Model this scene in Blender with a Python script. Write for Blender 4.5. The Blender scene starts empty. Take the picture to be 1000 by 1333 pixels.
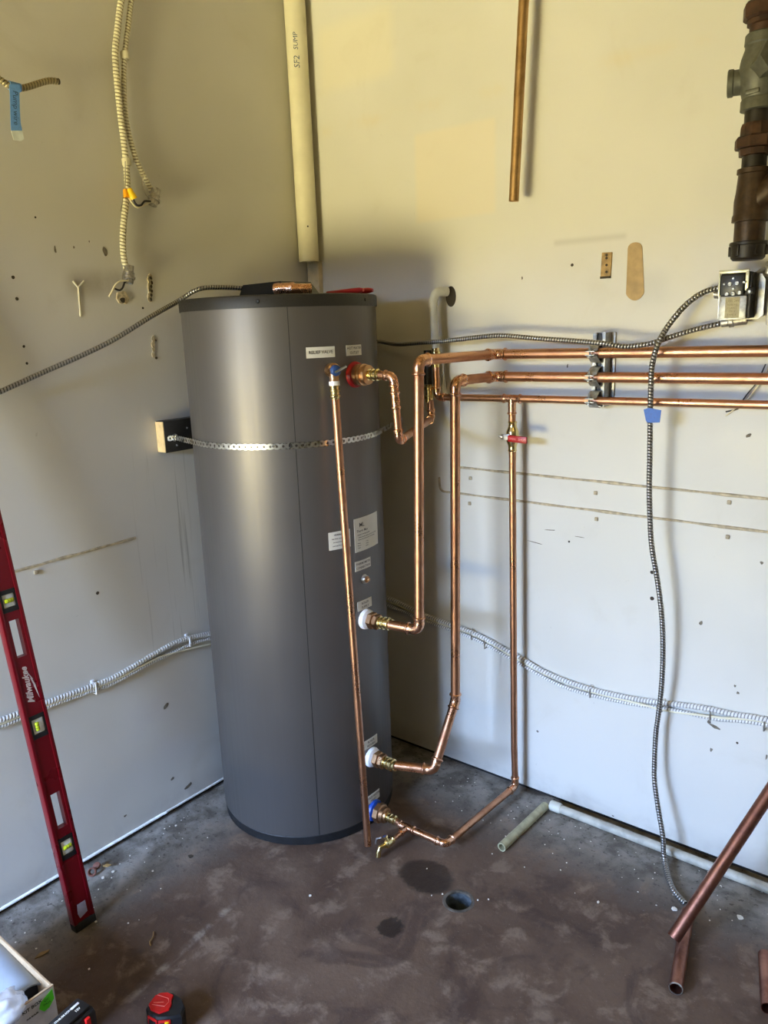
import bpy, bmesh, math, random
from mathutils import Vector, Matrix
V = Vector
R = math.radians
random.seed(7)
sc = bpy.context.scene
col = sc.collection

# ------------------------------------------------------------------ camera
F = 1017.57                                   # focal length in pixels of a 1000x1333 frame
CO = V((2.12032, -2.21601, 1.62))
CR = V((0.78007222, 0.62471593, -0.0348903))
CU = V((-0.11764591, 0.20121404, 0.97245686))
CD = V((-0.61452971, 0.75448189, -0.23045676))
cam = bpy.data.cameras.new('camera')
cam.sensor_fit = 'VERTICAL'; cam.sensor_height = 36; cam.lens = F*36/1333; cam.clip_start = .05
camo = bpy.data.objects.new('camera', cam); col.objects.link(camo)
m = Matrix.Identity(4)
for i in range(3):
    m[i][0], m[i][1], m[i][2], m[i][3] = CR[i], CU[i], -CD[i], CO[i]
camo.matrix_world = m
sc.camera = camo

# ------------------------------------------------------------------ world, lights, exposure
w = bpy.data.worlds.new('world'); sc.world = w; w.use_nodes = True
w.node_tree.nodes['Background'].inputs[0].default_value = (.55, .72, 1, 1)
w.node_tree.nodes['Background'].inputs[1].default_value = .3
def area(name, loc, rot, sx, sy, colr, power):
    l = bpy.data.lights.new(name, 'AREA'); l.shape = 'RECTANGLE'; l.size = sx; l.size_y = sy
    l.color = colr; l.energy = power
    o = bpy.data.objects.new(name, l); o.location = loc; o.rotation_euler = rot; col.objects.link(o)
    return o
area('sky_light', (1.0, -8.5, 5.6), (R(80), 0, 0), 9, 6.4, (.42, .61, 1.0), 16500)
area('sunlit_yard_light', (1.0, -7.1, .02), (R(180), 0, 0), 8, 5.2, (1.0, .875, .44), 5500)
area('warm_fill_light', (3.0, -2.0, 2.9), (0, 0, 0), .5, .5, (1.0, .82, .42), 7)  # added warm fill light, not a lamp known in this room
vs = sc.view_settings
sc.display_settings.display_device = 'sRGB'
vs.view_transform = 'Standard'; vs.look = 'None'; vs.gamma = 1; vs.use_curve_mapping = False
vs.exposure = 0.26

# ------------------------------------------------------------------ placing helpers: a sight line met with a real plane
def ray(x, y): return (CD*F + CR*(x-500) - CU*(y-666.5)).normalized()
def at(x, y, ax, val):
    v = ray(x, y); t = (val-CO[ax])/v[ax]; return CO + v*t
TC = V((.306, -.465)); TR = .298
def tank(ang, z, r=TR):
    a = R(ang); return V((TC.x+r*math.cos(a), TC.y+r*math.sin(a), z))

# ------------------------------------------------------------------ materials
def lin(c):
    c = c/255; return c/12.92 if c <= .04045 else ((c+.055)/1.055)**2.4
def rgb(*c): return (lin(c[0]), lin(c[1]), lin(c[2]), 1)
class NT:
    def __init__(s, name):
        s.m = bpy.data.materials.new(name); s.m.use_nodes = True; s.t = s.m.node_tree
        s.b = s.t.nodes['Principled BSDF']; s.tc = None
    def n(s, typ, **kw):
        d = s.t.nodes.new(typ)
        for k, v in kw.items(): setattr(d, k, v)
        return d
    def l(s, a, b): s.t.links.new(a, b)
    def val(s, sock, v):
        if hasattr(v, 'is_output'): s.l(v, sock)
        else: sock.default_value = v
    def pos(s): 
        return s.n('ShaderNodeNewGeometry').outputs['Position']
    def objc(s): return s.n('ShaderNodeTexCoord').outputs['Object']
    def noise(s, co, scale, detail=4, rough=.55, dist=0):
        d = s.n('ShaderNodeTexNoise'); s.l(co, d.inputs['Vector']); d.inputs['Scale'].default_value = scale
        d.inputs['Detail'].default_value = detail; d.inputs['Roughness'].default_value = rough; d.inputs['Distortion'].default_value = dist
        return d.outputs['Fac']
    def ramp(s, f, a, b, c0=0.0, c1=1.0):  # smooth step of f between a and b
        d = s.n('ShaderNodeMapRange'); d.interpolation_type = 'SMOOTHSTEP'; s.l(f, d.inputs[0])
        d.inputs[1].default_value = a; d.inputs[2].default_value = b; d.inputs[3].default_value = c0; s.val(d.inputs[4], c1)
        return d.outputs[0]
    def mix(s, f, a, b, mode='MIX'):
        d = s.n('ShaderNodeMix', data_type='RGBA', blend_type=mode)
        s.val(d.inputs[0], f); s.val(d.inputs[6], a); s.val(d.inputs[7], b)
        return d.outputs[2]
    def mth(s, op, a, b=0.0, c=0.0):
        d = s.n('ShaderNodeMath', operation=op); s.val(d.inputs[0], a); s.val(d.inputs[1], b); s.val(d.inputs[2], c)
        return d.outputs[0]
    def sep(s, co):
        d = s.n('ShaderNodeSeparateXYZ'); s.l(co, d.inputs[0]); return d.outputs
    def mapc(s, co, scale):
        d = s.n('ShaderNodeMapping'); s.l(co, d.inputs[0]); d.inputs[3].default_value = scale; return d.outputs[0]
    def bump(s, h, strength, dist=.01):
        d = s.n('ShaderNodeBump'); s.l(h, d.inputs['Height']); d.inputs['Strength'].default_value = strength
        d.inputs['Distance'].default_value = dist; s.l(d.outputs[0], s.b.inputs['Normal'])
    def set(s, **kw):
        for k, v in kw.items():
            s.val(s.b.inputs[{'base':'Base Color','metal':'Metallic','rough':'Roughness','ior':'IOR','alpha':'Alpha','trans':'Transmission Weight','coat':'Coat Weight','spec':'Specular IOR Level','aniso':'Anisotropic'}[k]], v)
        return s.m
def plain(name, c, rough=.5, metal=0, var=.12, scale=30, bump=0, **kw):
    t = NT(name); co = t.objc(); n = t.noise(co, scale)
    c = c if len(c) == 4 else rgb(*c)
    dark = tuple(x*(1-var*1.6) for x in c[:3])+(1,); lite = tuple(min(1, x*(1+var)) for x in c[:3])+(1,)
    t.set(base=t.mix(t.ramp(n, .3, .7), dark, lite), rough=t.ramp(n, .3, .7, rough*.85, min(1, rough*1.15)), metal=metal, **kw)
    if bump: t.bump(n, bump, .002)
    return t.m
def copper_mat(name, bright, tarn, rough, amount=.5):
    t = NT(name); co = t.pos(); n = t.noise(co, 9, 5, .6, .4); n2 = t.noise(co, 70, 3); n3 = t.noise(co, 260, 2)
    c = t.mix(t.ramp(n, .62-amount*.35, .86-amount*.2), bright, tarn)
    c = t.mix(t.ramp(n2, .60, .74, 0, .7), c, tarn)
    t.set(base=c, metal=1, rough=t.mth('ADD', t.ramp(n, .3, .75, rough*.7, rough*1.3), t.ramp(n3, .3, .7, 0, .06)))
    return t.m
M = {}
M['copper'] = copper_mat('copper_tube', (.56, .295, .175, 1), (.38, .175, .10, 1), .34, .4)
M['copper_fit'] = copper_mat('copper_fitting', (.72, .41, .26, 1), (.48, .24, .14, 1), .25, .3)
M['copper_dark'] = copper_mat('tarnished_copper', (.42, .20, .14, 1), (.20, .085, .06, 1), .38, .7)
M['copper_old'] = copper_mat('old_copper', (.52, .33, .15, 1), (.32, .19, .08, 1), .46, .6)
M['bronze'] = copper_mat('bronze', (.55, .33, .18, 1), (.36, .20, .10, 1), .33, .4)
M['brass'] = copper_mat('brass', (.80, .66, .32, 1), (.58, .42, .18, 1), .18, .3)
M['steel'] = plain('galvanised_steel', (.66, .67, .67, 1), .3, 1, .15, 60)
M['zinc'] = plain('zinc_plate', (.40, .40, .38, 1), .42, .8, .2, 70)
M['steel_dull'] = plain('dull_cast_zinc', (.42, .40, .36, 1), .42, .9, .2, 90)
def armour_mat(name, c, dark, rough, metal):
    t = NT(name); a = t.n('ShaderNodeAttribute'); a.attribute_name = 'groove'
    t.set(base=t.mix(t.ramp(a.outputs['Fac'], .15, .7), c, dark), rough=rough, metal=metal); return t.m     # shade in the seams of the strip is put into the colour
M['armour'] = armour_mat('flexible_steel_armour', (.36, .35, .33, 1), (.035, .032, .03, 1), .36, .85)
M['armour_pale'] = armour_mat('painted_flexible_armour', rgb(218, 212, 182), rgb(128, 118, 88), .45, 0)  # cream painted armour, paler than the bare steel
M['armour_tan'] = armour_mat('tan_painted_armour', rgb(160, 148, 112), rgb(84, 74, 50), .4, .3)
M['bare_armour'] = armour_mat('white_painted_armour', rgb(226, 226, 224), rgb(128, 128, 130), .45, .1)
M['black_plastic'] = plain('black_plastic', (22, 22, 22), .38, 0, .15)
M['lid'] = plain('black_textured_lid', (30, 28, 25), .5, 0, .25, 180, .25)
M['rubber'] = plain('black_rubber', (16, 16, 17), .6)
M['red_plastic'] = plain('red_plastic', (165, 22, 20), .35, 0, .08)
M['blue_plastic'] = plain('blue_plastic', (18, 70, 165), .4, 0, .08)
M['white_plastic'] = plain('white_plastic', (232, 234, 238), .3, 0, .03)
M['sticker'] = plain('white_sticker_paper', (214, 213, 203), .45, 0, .02)
M['ink'] = plain('black_ink', (25, 25, 25), .6, 0, .02)
M['pencil_ink'] = plain('blue_marker_ink', (72, 88, 112), .7, 0, .1)
M['tape_ink'] = plain('faded_marker_ink', (48, 78, 120), .7, 0, .1)
M['tape'] = plain('blue_masking_tape', (104, 156, 225), .6, 0, .06, 200)
M['tape_deep'] = plain('deep_blue_masking_tape', (28, 92, 180), .5, 0, .08, 200)
M['pvc'] = plain('aged_cream_pvc', (222, 216, 188), .38, 0, .04, 12)
M['pvc_pale'] = plain('painted_pale_pvc', (205, 205, 192), .42, 0, .06, 25)
M['pvc_green'] = plain('stained_old_pvc', (168, 164, 132), .45, 0, .14, 35)
M['iron_black'] = plain('black_iron_pipe', (38, 33, 27), .42, .3, .25, 60, .2)
M['iron_brown'] = plain('brown_lacquered_iron', (62, 46, 31), .42, .35, .25, 60, .25)
M['iron_rust'] = plain('rusty_malleable_iron', (66, 43, 27), .55, .3, .35, 45, .35)
M['iron_cast'] = plain('grey_cast_iron', (92, 92, 80), .5, .3, .15, 80, .3)
M['wood_edge'] = plain('raw_pine', (226, 196, 140), .7, 0, .1, 40)
M['wood_black'] = plain('black_painted_wood', (34, 33, 31), .45, 0, .2, 60, .3)
M['wood_old'] = plain('old_timber', (170, 140, 92), .75, 0, .25, 50, .4)
M['filler'] = plain('tan_wall_filler', (176, 150, 108), .85, 0, .1, 30, .3)
M['plaster'] = plain('broken_plaster', (196, 182, 150), .9, 0, .25, 120, .5)
M['pit'] = plain('dark_screw_hole', (62, 54, 42), .9)
M['chip'] = plain('chipped_paint', (116, 108, 94), .9, 0, .3, 90)
M['cardboard'] = plain('kraft_cardboard', (176, 150, 118), .85, 0, .08, 60)
M['card_white'] = plain('white_printed_board', (196, 194, 200), .6, 0, .05, 60)
M['green_sticker'] = plain('bright_green_sticker', (90, 205, 40), .45, 0, .05)
M['grey_pipe'] = plain('grey_plastic_pipe', (128, 134, 142), .42, 0, .05)
M['tool_red'] = plain('tool_red_plastic', (200, 26, 26), .35, 0, .08)
M['tool_black'] = plain('tool_black_plastic', (24, 24, 26), .42, 0, .15)
M['yellow_plastic'] = plain('yellow_plastic', (240, 200, 20), .4, 0, .06)
M['orange_plastic'] = plain('orange_plastic', (232, 160, 20), .4, 0, .06)
M['wire_black'] = plain('black_insulation', (30, 26, 32), .4)
M['wire_white'] = plain('cream_insulation', (225, 215, 180), .45)
M['wire_bare'] = plain('bare_bond_wire', (.45, .42, .35, 1), .4, .9)
M['silver_ink'] = plain('silver_print', (208, 190, 184), .45, 0, .05)
M['dust'] = plain('white_paint_flake', (218, 212, 200), .85, 0, .1)
M['leaf'] = plain('dry_leaf', (140, 112, 66), .8, 0, .2)
M['brownstuff'] = plain('reddish_brown_scrap', (112, 70, 58), .6, 0, .2)
M['red_alu'] = plain('red_anodised_aluminium', (118, 8, 22), .3, .35, .05, 6)
M['vial_yellow'] = plain('yellow_green_vial', (190, 205, 40), .15, 0, .05)
M['drain_iron'] = plain('drain_lining', (84, 92, 98), .35, .1, .4, 45, .4)
M['transformer'] = plain('dark_laminated_core', (34, 31, 27), .5, .3, .2, 90)
t = NT('thin_clear_plastic'); t.set(base=(.86, .90, .97, 1), rough=.18, trans=.35, alpha=.85); t.bump(t.noise(t.objc(), 28, 3), .5, .01); M['film'] = t.m
t = NT('clear_vial'); t.set(base=(.95, .97, .95, 1), rough=.1, trans=.5); M['vial_clear'] = t.m

# satin grey tank jacket: fine vertical brushing
t = NT('satin_grey_metallic_paint'); co = t.objc()
n = t.noise(t.mapc(co, (140, 140, 2.5)), 1, 3); n2 = t.noise(co, 2.2, 2)
t.set(base=t.mix(t.ramp(n2, .3, .7), (.128, .117, .108, 1), (.144, .133, .123, 1)), metal=.6, rough=t.ramp(n, .3, .7, .42, .48))
M['jacket'] = t.m

# plasterboard walls: cream paint, broad grime, drip marks and worn patches of their own
def wall_mat(name, along):
    t = NT(name); co = t.pos(); s = t.sep(co); U = s[0] if along == 'x' else s[1]; Z = s[2]
    n1 = t.noise(co, 1.3, 3, .5); n2 = t.noise(co, 5, 5, .6, .6); n3 = t.noise(co, 40, 4, .6)
    streak = t.noise(t.mapc(co, (70, 70, 1.5)), 1, 4, .6)
    c = t.mix(t.ramp(n1, .35, .65), (.60, .585, .525, 1), (.66, .645, .59, 1))
    c = t.mix(t.ramp(n2, .56, .78, 0, .22), c, (.50, .46, .37, 1))
    def patch(c, u0, u1, z0, z1, colr, f, soft=.03):
        a = t.mth('MULTIPLY', t.ramp(U, u0-soft, u0+soft), t.ramp(U, u1-soft, u1+soft, 1, 0))
        b = t.mth('MULTIPLY', t.ramp(Z, z0-soft, z0+soft), t.ramp(Z, z1-soft, z1+soft, 1, 0))
        return t.mix(t.mth('MULTIPLY', t.mth('MULTIPLY', a, b), f), c, colr)
    c = patch(c, -9, 9, -.1, .07, (.42, .40, .37, 1), t.ramp(n2, .35, .7, .1, .8), .05)        # scuffed foot of the wall
    if along == 'x':
        c = patch(c, .50, .80, 1.95, 2.22, (.78, .66, .44, 1), .35, .012)                        # roller patches
        c = patch(c, .10, .42, 2.42, 2.62, (.78, .70, .46, 1), .3, .03)
        c = patch(c, .02, 2.2, 2.28, 2.31, (.66, .56, .36, 1), t.ramp(n2, .4, .7, 0, .4), .02)
        c = patch(c, 1.0, 1.22, 1.835, 1.85, (.45, .43, .38, 1), .45, .008)
        c = patch(c, 1.24, 1.34, 1.66, 1.74, (.50, .50, .47, 1), t.ramp(n2, .3, .6, 0, .5), .03)
        c = patch(c, 1.44, 1.9, 1.42, 1.60, (.50, .48, .44, 1), t.ramp(n2, .42, .6, 0, .55), .04)
        c = patch(c, 1.40, 2.2, 1.70, 2.0, (.60, .59, .58, 1), .35, .03)
    else:
        c = patch(c, -.84, -.56, .62, 1.28, (.34, .33, .27, 1), t.ramp(streak, .56, .66, 0, .7), .06)   # drips under the block
        c = patch(c, -.98, -.80, 1.74, 1.80, (.34, .30, .22, 1), t.ramp(n2, .25, .6, .1, .7), .03)     # sooty smudge
        c = patch(c, -1.14, -1.0, 2.2, 2.5, (.42, .38, .30, 1), t.ramp(n2, .35, .7, .0, .45), .06)
        c = patch(c, -.95, -.7, .2, .5, (.62, .60, .57, 1), t.ramp(n2, .4, .6, 0, .6), .05)
    c = t.mix(t.ramp(n3, .70, .76, 0, .35), c, (.36, .33, .28, 1))
    t.set(base=c, rough=t.ramp(n2, .3, .7, .38, .55), spec=.35)
    t.bump(t.mth('ADD', t.mth('MULTIPLY', n3, .15), t.mth('MULTIPLY', n1, 3.0)), .22, .012)
    return t.m
M['wall_left'] = wall_mat('painted_plasterboard_left', 'y')
M['wall_back'] = wall_mat('painted_plasterboard_back', 'x')
M['wall_far'] = plain('plain_painted_wall', (.20, .18, .14, 1), .7, 0, .05, 2)
M['ceiling'] = plain('timber_ceiling', (.30, .23, .13, 1), .7, 0, .1, 3)
M['ridge'] = plain('old_caulk_line', (182, 168, 140), .75, 0, .2, 60, .3)

# concrete floor: worn brown paint, grey dust near the walls, damp stains
t = NT('worn_brown_concrete'); co = t.pos(); s = t.sep(co)
n1 = t.noise(co, 2.6, 6, .62, .5); n2 = t.noise(co, 11, 6, .65, .3); n3 = t.noise(co, 60, 4, .6); n4 = t.noise(co, 190, 3, .6)
c = t.mix(t.ramp(n1, .35, .68), (.070, .042, .029, 1), (.124, .081, .055, 1))
c = t.mix(t.ramp(n2, .50, .66, 0, .7), c, (.205, .148, .106, 1))
c = t.mix(t.ramp(t.noise(co, 4.3, 4, .6, 1.2), .52, .66, 0, .65), c, (.05, .030, .024, 1))
dw = t.mth('MINIMUM', s[0], t.mth('MULTIPLY', s[1], -1.0))
edge = t.mth('MULTIPLY', t.ramp(t.mth('ADD', dw, t.mth('MULTIPLY', t.mth('SUBTRACT', n2, .5), .5)), .10, .38, 1, 0), .85)
c = t.mix(edge, c, t.mix(t.ramp(n2, .35, .65), (.10, .09, .075, 1), (.30, .285, .255, 1)))
c = t.mix(t.ramp(n3, .57, .68, 0, t.mth('ADD', t.mth('MULTIPLY', edge, .65), .2)), c, (.035, .028, .023, 1))
c = t.mix(t.ramp(n4, .64, .74, 0, t.mth('ADD', t.mth('MULTIPLY', edge, .6), .25)), c, (.42, .39, .34, 1))
def blob(cx, cy, rx, ry, amp=.05, edgew=.15):
    dx = t.mth('DIVIDE', t.mth('SUBTRACT', t.mth('ADD', s[0], t.mth('MULTIPLY', t.mth('SUBTRACT', n2, .5), amp)), cx), rx)
    dy = t.mth('DIVIDE', t.mth('SUBTRACT', t.mth('ADD', s[1], t.mth('MULTIPLY', t.mth('SUBTRACT', n3, .5), amp)), cy), ry)
    d = t.mth('SQRT', t.mth('ADD', t.mth('MULTIPLY', dx, dx), t.mth('MULTIPLY', dy, dy)))
    return t.ramp(d, 1-edgew, 1+edgew, 1, 0)
p1 = at(555, 1140, 2, 0); p2 = at(509, 1207, 2, 0); p3 = at(290, 1218, 2, 0)
wet = t.mth('MAXIMUM', t.mth('MULTIPLY', blob(p1.x, p1.y, .085, .07), .78), t.mth('MULTIPLY', blob(p2.x, p2.y, .036, .038, .06), .85))
c = t.mix(wet, c, (.022, .016, .013, 1))
a1 = at(180, 1290, 2, 0); a2 = at(300, 1180, 2, 0)           # pale scraped band
dirv = (a2-a1).normalized()
dd = t.mth('ADD', t.mth('MULTIPLY', t.mth('SUBTRACT', s[0], a1.x), -dirv.y), t.mth('MULTIPLY', t.mth('SUBTRACT', s[1], a1.y), dirv.x))
dl = t.mth('ADD', t.mth('MULTIPLY', t.mth('SUBTRACT', s[0], a1.x), dirv.x), t.mth('MULTIPLY', t.mth('SUBTRACT', s[1], a1.y), dirv.y))
band = t.mth('MULTIPLY', t.ramp(t.mth('ABSOLUTE', dd), .004, .016, 1, 0), t.mth('MULTIPLY', t.ramp(n2, .42, .6), t.mth('MULTIPLY', t.ramp(dl, -.05, .02), t.ramp(dl, .30, .42, 1, 0))))
c = t.mix(t.mth('MULTIPLY', band, .6), c, (.27, .23, .19, 1))
t.set(base=c, rough=t.mix(wet, t.mix(t.ramp(n2, .3, .7), (.55,)*3+(1,), (.75,)*3+(1,)), (.3, .3, .3, 1)), spec=.3)
t.bump(t.mth('ADD', n2, t.mth('MULTIPLY', n3, .4)), .3, .01)
M['floor'] = t.m

# ------------------------------------------------------------------ mesh helpers
def frame_of(d):
    d = V(d).normalized(); a = V((0, 0, 1)) if abs(d.z) < .9 else V((1, 0, 0))
    x = a.cross(d).normalized(); return x, d.cross(x), d
class B:
    def __init__(s): s.v = []; s.f = []; s.attr = None
    def tube(s, path, rad, n=16, caps=True, hole=None):
        """swept round section; rad: number or list, hole: inner radius for an open pipe"""
        path = [V(p) for p in path]; k = len(path)
        rad = [rad]*k if not hasattr(rad, '__len__') else rad
        tan = [(path[min(i+1, k-1)]-path[max(i-1, 0)]) for i in range(k)]
        for i in range(k):
            if tan[i].length < 1e-9: tan[i] = tan[i-1]
            tan[i] = tan[i].normalized()
        x, y, _ = frame_of(tan[0]); base = len(s.v)
        for i in range(k):
            x = (x - tan[i]*x.dot(tan[i])).normalized(); y = tan[i].cross(x)
            for j in range(n):
                a = 2*math.pi*j/n; s.v.append(path[i] + (x*math.cos(a)+y*math.sin(a))*rad[i])
        for i in range(k-1):
            for j in range(n):
                a, b = base+i*n+j, base+i*n+(j+1) % n; s.f.append((a, b, b+n, a+n))
        if caps and hole is None:
            s.f.append(tuple(base+j for j in reversed(range(n)))); s.f.append(tuple(base+(k-1)*n+j for j in range(n)))
        if hole:
            for e, i in ((0, 0), (1, k-1)):
                inw = tan[i]*(.06 if e == 0 else -.06); b0 = len(s.v); o = base+i*n
                sc_ = hole/rad[i]
                for dep in (V((0, 0, 0)), inw):
                    for j in range(n): s.v.append(path[i]+(s.v[o+j]-path[i])*sc_+dep)
                for j in range(n):
                    q = [(o+j, b0+j, b0+(j+1) % n, o+(j+1) % n), (b0+j, b0+n+j, b0+n+(j+1) % n, b0+(j+1) % n)]
                    for g in q: s.f.append(g if e == 0 else g[::-1])
                g = tuple(b0+n+j for j in range(n)); s.f.append(g[::-1] if e == 0 else g)
        return s
    def lathe(s, o, d, prof, n=20, caps=True):
        o = V(o); d = V(d).normalized(); x, y, _ = frame_of(d); base = len(s.v)
        for (h, r) in prof:
            for j in range(n):
                a = 2*math.pi*j/n; s.v.append(o+d*h+(x*math.cos(a)+y*math.sin(a))*max(r, 1e-5))
        for i in range(len(prof)-1):
            for j in range(n):
                a, b = base+i*n+j, base+i*n+(j+1) % n; s.f.append((a, b, b+n, a+n))
        if caps:
            s.f.append(tuple(base+j for j in reversed(range(n)))); s.f.append(tuple(base+(len(prof)-1)*n+j for j in range(n)))
        return s
    def hexn(s, o, d, r, h, n=6):
        c = r*.08
        return s.lathe(o, d, [(0, r-c), (c, r), (h-c, r), (h, r-c)], n)
    def box(s, c, size, rot=None, bev=0):
        bm = bmesh.new(); bmesh.ops.create_cube(bm, size=1)
        for v in bm.verts: v.co = V((v.co.x*size[0], v.co.y*size[1], v.co.z*size[2]))
        if bev: bmesh.ops.bevel(bm, geom=bm.edges[:], offset=bev, segments=2, affect='EDGES', profile=.5)
        base = len(s.v); rot = rot or Matrix.Identity(3)
        for v in bm.verts: s.v.append(rot @ v.co + V(c))
        bm.verts.index_update()
        for f in bm.faces: s.f.append(tuple(base+v.index for v in f.verts))
        bm.free(); return s
    def prism(s, pts, off):
        """polygon pts (3D, planar) extruded by off"""
        off = V(off); b = len(s.v); n = len(pts); pts = [V(p) for p in pts]
        nor = V((0, 0, 0))
        for i in range(n): nor += pts[i].cross(pts[(i+1) % n])
        if nor.dot(off) > 0: pts = pts[::-1]
        s.v += pts; s.v += [p+off for p in pts]
        s.f.append(tuple(range(b, b+n))); s.f.append(tuple(range(b+2*n-1, b+n-1, -1)))
        for i in range(n): j = (i+1) % n; s.f.append((b+j, b+i, b+n+i, b+n+j))
        return s
    def build(s, name, mat, parent=None, smooth=38):
        me = bpy.data.meshes.new(name)
        o0 = V((0, 0, 0))
        if parent is not None: o0 = parent.location.copy()
        me.from_pydata([tuple(V(p)-o0) for p in s.v], [], s.f)
        me.update()
        if s.attr:
            at_ = me.attributes.new('groove', 'FLOAT', 'POINT'); at_.data.foreach_set('value', s.attr)
        bm = bmesh.new(); bm.from_mesh(me); bmesh.ops.recalc_face_normals(bm, faces=bm.faces[:]); bm.to_mesh(me); bm.free()
        me.materials.append(M[mat] if isinstance(mat, str) else mat)
        if smooth:
            for p in me.polygons: p.use_smooth = True
            me.set_sharp_from_angle(angle=R(smooth))
        o = bpy.data.objects.new(name, me); col.objects.link(o)
        if parent is not None: o.parent = parent
        return o
def thing(name, label, cat, loc=(0, 0, 0), group=None):
    o = bpy.data.objects.new(name, None); o.location = loc; o.empty_display_size = .05; col.objects.link(o)
    o['label'] = label; o['category'] = cat
    if group: o['group'] = group
    return o
def tag(o, label, cat, group=None):
    o['label'] = label; o['category'] = cat
    if group: o['group'] = group
    return o
def struct(o): o['kind'] = 'structure'; return o
def sub(o, parent):
    """hang a mesh built in world coordinates under a part that sits under a thing"""
    o.parent = parent; g = parent.parent
    off = V((0, 0, 0)) if g is None else g.location
    for v in o.data.vertices: v.co -= off
    return o

def smooth_path(pts, step=.02):
    pts = [V(p) for p in pts]; out = []
    P = [pts[0]*2-pts[1]]+pts+[pts[-1]*2-pts[-2]]
    for i in range(1, len(P)-2):
        a, b, c_, d = P[i-1:i+3]; L = (c_-b).length; n = max(2, int(L/step))
        for k in range(n):
            u = k/n
            out.append(.5*((2*b)+(c_-a)*u+(2*a-5*b+4*c_-d)*u*u+(-a+3*b-3*c_+d)*u**3))
    out.append(pts[-1]); return out
def resample(path, step):
    L = [0]
    for i in range(1, len(path)): L.append(L[-1]+(path[i]-path[i-1]).length)
    n = max(2, int(L[-1]/step)); out = []; j = 0
    for k in range(n+1):
        s_ = L[-1]*k/n
        while j < len(L)-2 and L[j+1] < s_: j += 1
        u = (s_-L[j])/max(1e-9, L[j+1]-L[j]); out.append(path[j].lerp(path[j+1], min(1, u)))
    return out
def armour(pts, r, pitch=.0085, n=10, depth=.24):
    """helically ribbed flexible metal cable"""
    path = resample(smooth_path(pts), pitch/6); k = len(path); b = B(); grv = []
    x, y, _ = frame_of(path[1]-path[0])
    for i in range(k):
        tn = (path[min(i+1, k-1)]-path[max(i-1, 0)]).normalized()
        x = (x-tn*x.dot(tn)).normalized(); y = tn.cross(x)
        for j in range(n):
            a = 2*math.pi*j/n; ph = 2*math.pi*i/6 + a
            g = max(0, math.cos(ph))**2; grv.append(g); rr = r*(1-depth*g); b.v.append(path[i]+(x*math.cos(a)+y*math.sin(a))*rr)
    for i in range(k-1):
        for j in range(n):
            p, q = i*n+j, i*n+(j+1) % n; b.f.append((p, q, q+n, p+n))
    b.f.append(tuple(reversed(range(n)))); b.f.append(tuple((k-1)*n+j for j in range(n)))
    b.attr = grv; return b

def text_mesh(body, size, align='CENTER', shear=0, bold=0):
    cu = bpy.data.curves.new('lettering', 'FONT'); cu.body = body; cu.size = size; cu.align_x = align; cu.align_y = 'CENTER'
    cu.resolution_u = 2; cu.shear = shear; cu.offset = bold
    o = bpy.data.objects.new('lettering', cu); me = bpy.data.meshes.new_from_object(o)
    v = [tuple(p.co) for p in me.vertices]; f = [tuple(p.vertices) for p in me.polygons]
    bpy.data.objects.remove(o); bpy.data.meshes.remove(me); bpy.data.curves.remove(cu)
    return v, f
def letters(name, lines, mapf, mat, parent, **kw):
    """lines: (text, size, u, v); mapf(u, v) -> world point"""
    b = B()
    for (body, size, u, v_) in lines:
        vs_, fs = text_mesh(body, size, **kw); base = len(b.v)
        b.v += [V(mapf(u+p[0], v_+p[1])) for p in vs_]; b.f += [tuple(base+i for i in f) for f in fs]
    return b.build(name, mat, None, 0) if parent is None else sub_or(b, name, mat, parent)
def sub_or(b, name, mat, parent):
    if parent.parent is not None: return sub(b.build(name, mat, None, 0), parent)
    return b.build(name, mat, parent, 0)

# ------------------------------------------------------------------ the room
DR0, DR1, DRZ, FY = .05, 1.10, 2.15, -4.1     # the doorway that lets the daylight in
XR, ZC = 4.4, 3.0
dr = at(597, 1173, 2, 0); DRR = .041           # floor drain
b = B()
# floor with a round hole: a ring fan around the drain, then the rest
n = 48; ring0 = [V((dr.x+DRR*math.cos(2*math.pi*j/n), dr.y+DRR*math.sin(2*math.pi*j/n), 0)) for j in range(n)]
sq = []
h = .2
for j in range(n):
    a = 2*math.pi*j/n; c_, s_ = math.cos(a), math.sin(a); k = h/max(abs(c_), abs(s_)); sq.append(V((dr.x+c_*k, dr.y+s_*k, 0)))
b.v += ring0+sq
for j in range(n): b.f.append((j, (j+1) % n, n+(j+1) % n, n+j))
def quad(b, x0, x1, y0, y1, z):
    i = len(b.v); b.v += [V((x0, y0, z)), V((x1, y0, z)), V((x1, y1, z)), V((x0, y1, z))]; b.f.append((i, i+1, i+2, i+3))
x0, x1, y0, y1 = dr.x-h, dr.x+h, dr.y-h, dr.y+h
quad(b, -.2, x0, FY-.2, .2, 0); quad(b, x1, XR+.2, FY-.2, .2, 0); quad(b, x0, x1, FY-.2, y0, 0); quad(b, x0, x1, y1, .2, 0)
floor = struct(b.build('floor', 'floor', None, 0))
struct(B().box((XR/2, FY/2, ZC+.05), (XR+.4, -FY+.4, .1)).build('ceiling', 'ceiling'))
GAP = .017
wl = struct(B().box((-.01, FY/2, (ZC+GAP)/2), (.02, -FY, ZC-GAP)).build('wall_left', 'wall_left'))
wb = struct(B().box((XR/2-.01, .01, (ZC+GAP)/2), (XR+.02, .02, ZC-GAP)).build('wall_back', 'wall_back'))
struct(B().box((XR+.05, FY/2, ZC/2), (.1, -FY+.1, ZC)).build('wall_right', 'wall_far'))
b = B()
b.box((DR0/2-.05, FY-.06, ZC/2), (DR0+.1, .12, ZC)); b.box(((DR1+XR)/2+.05, FY-.06, ZC/2), (XR-DR1+.1, .12, ZC))
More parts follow.
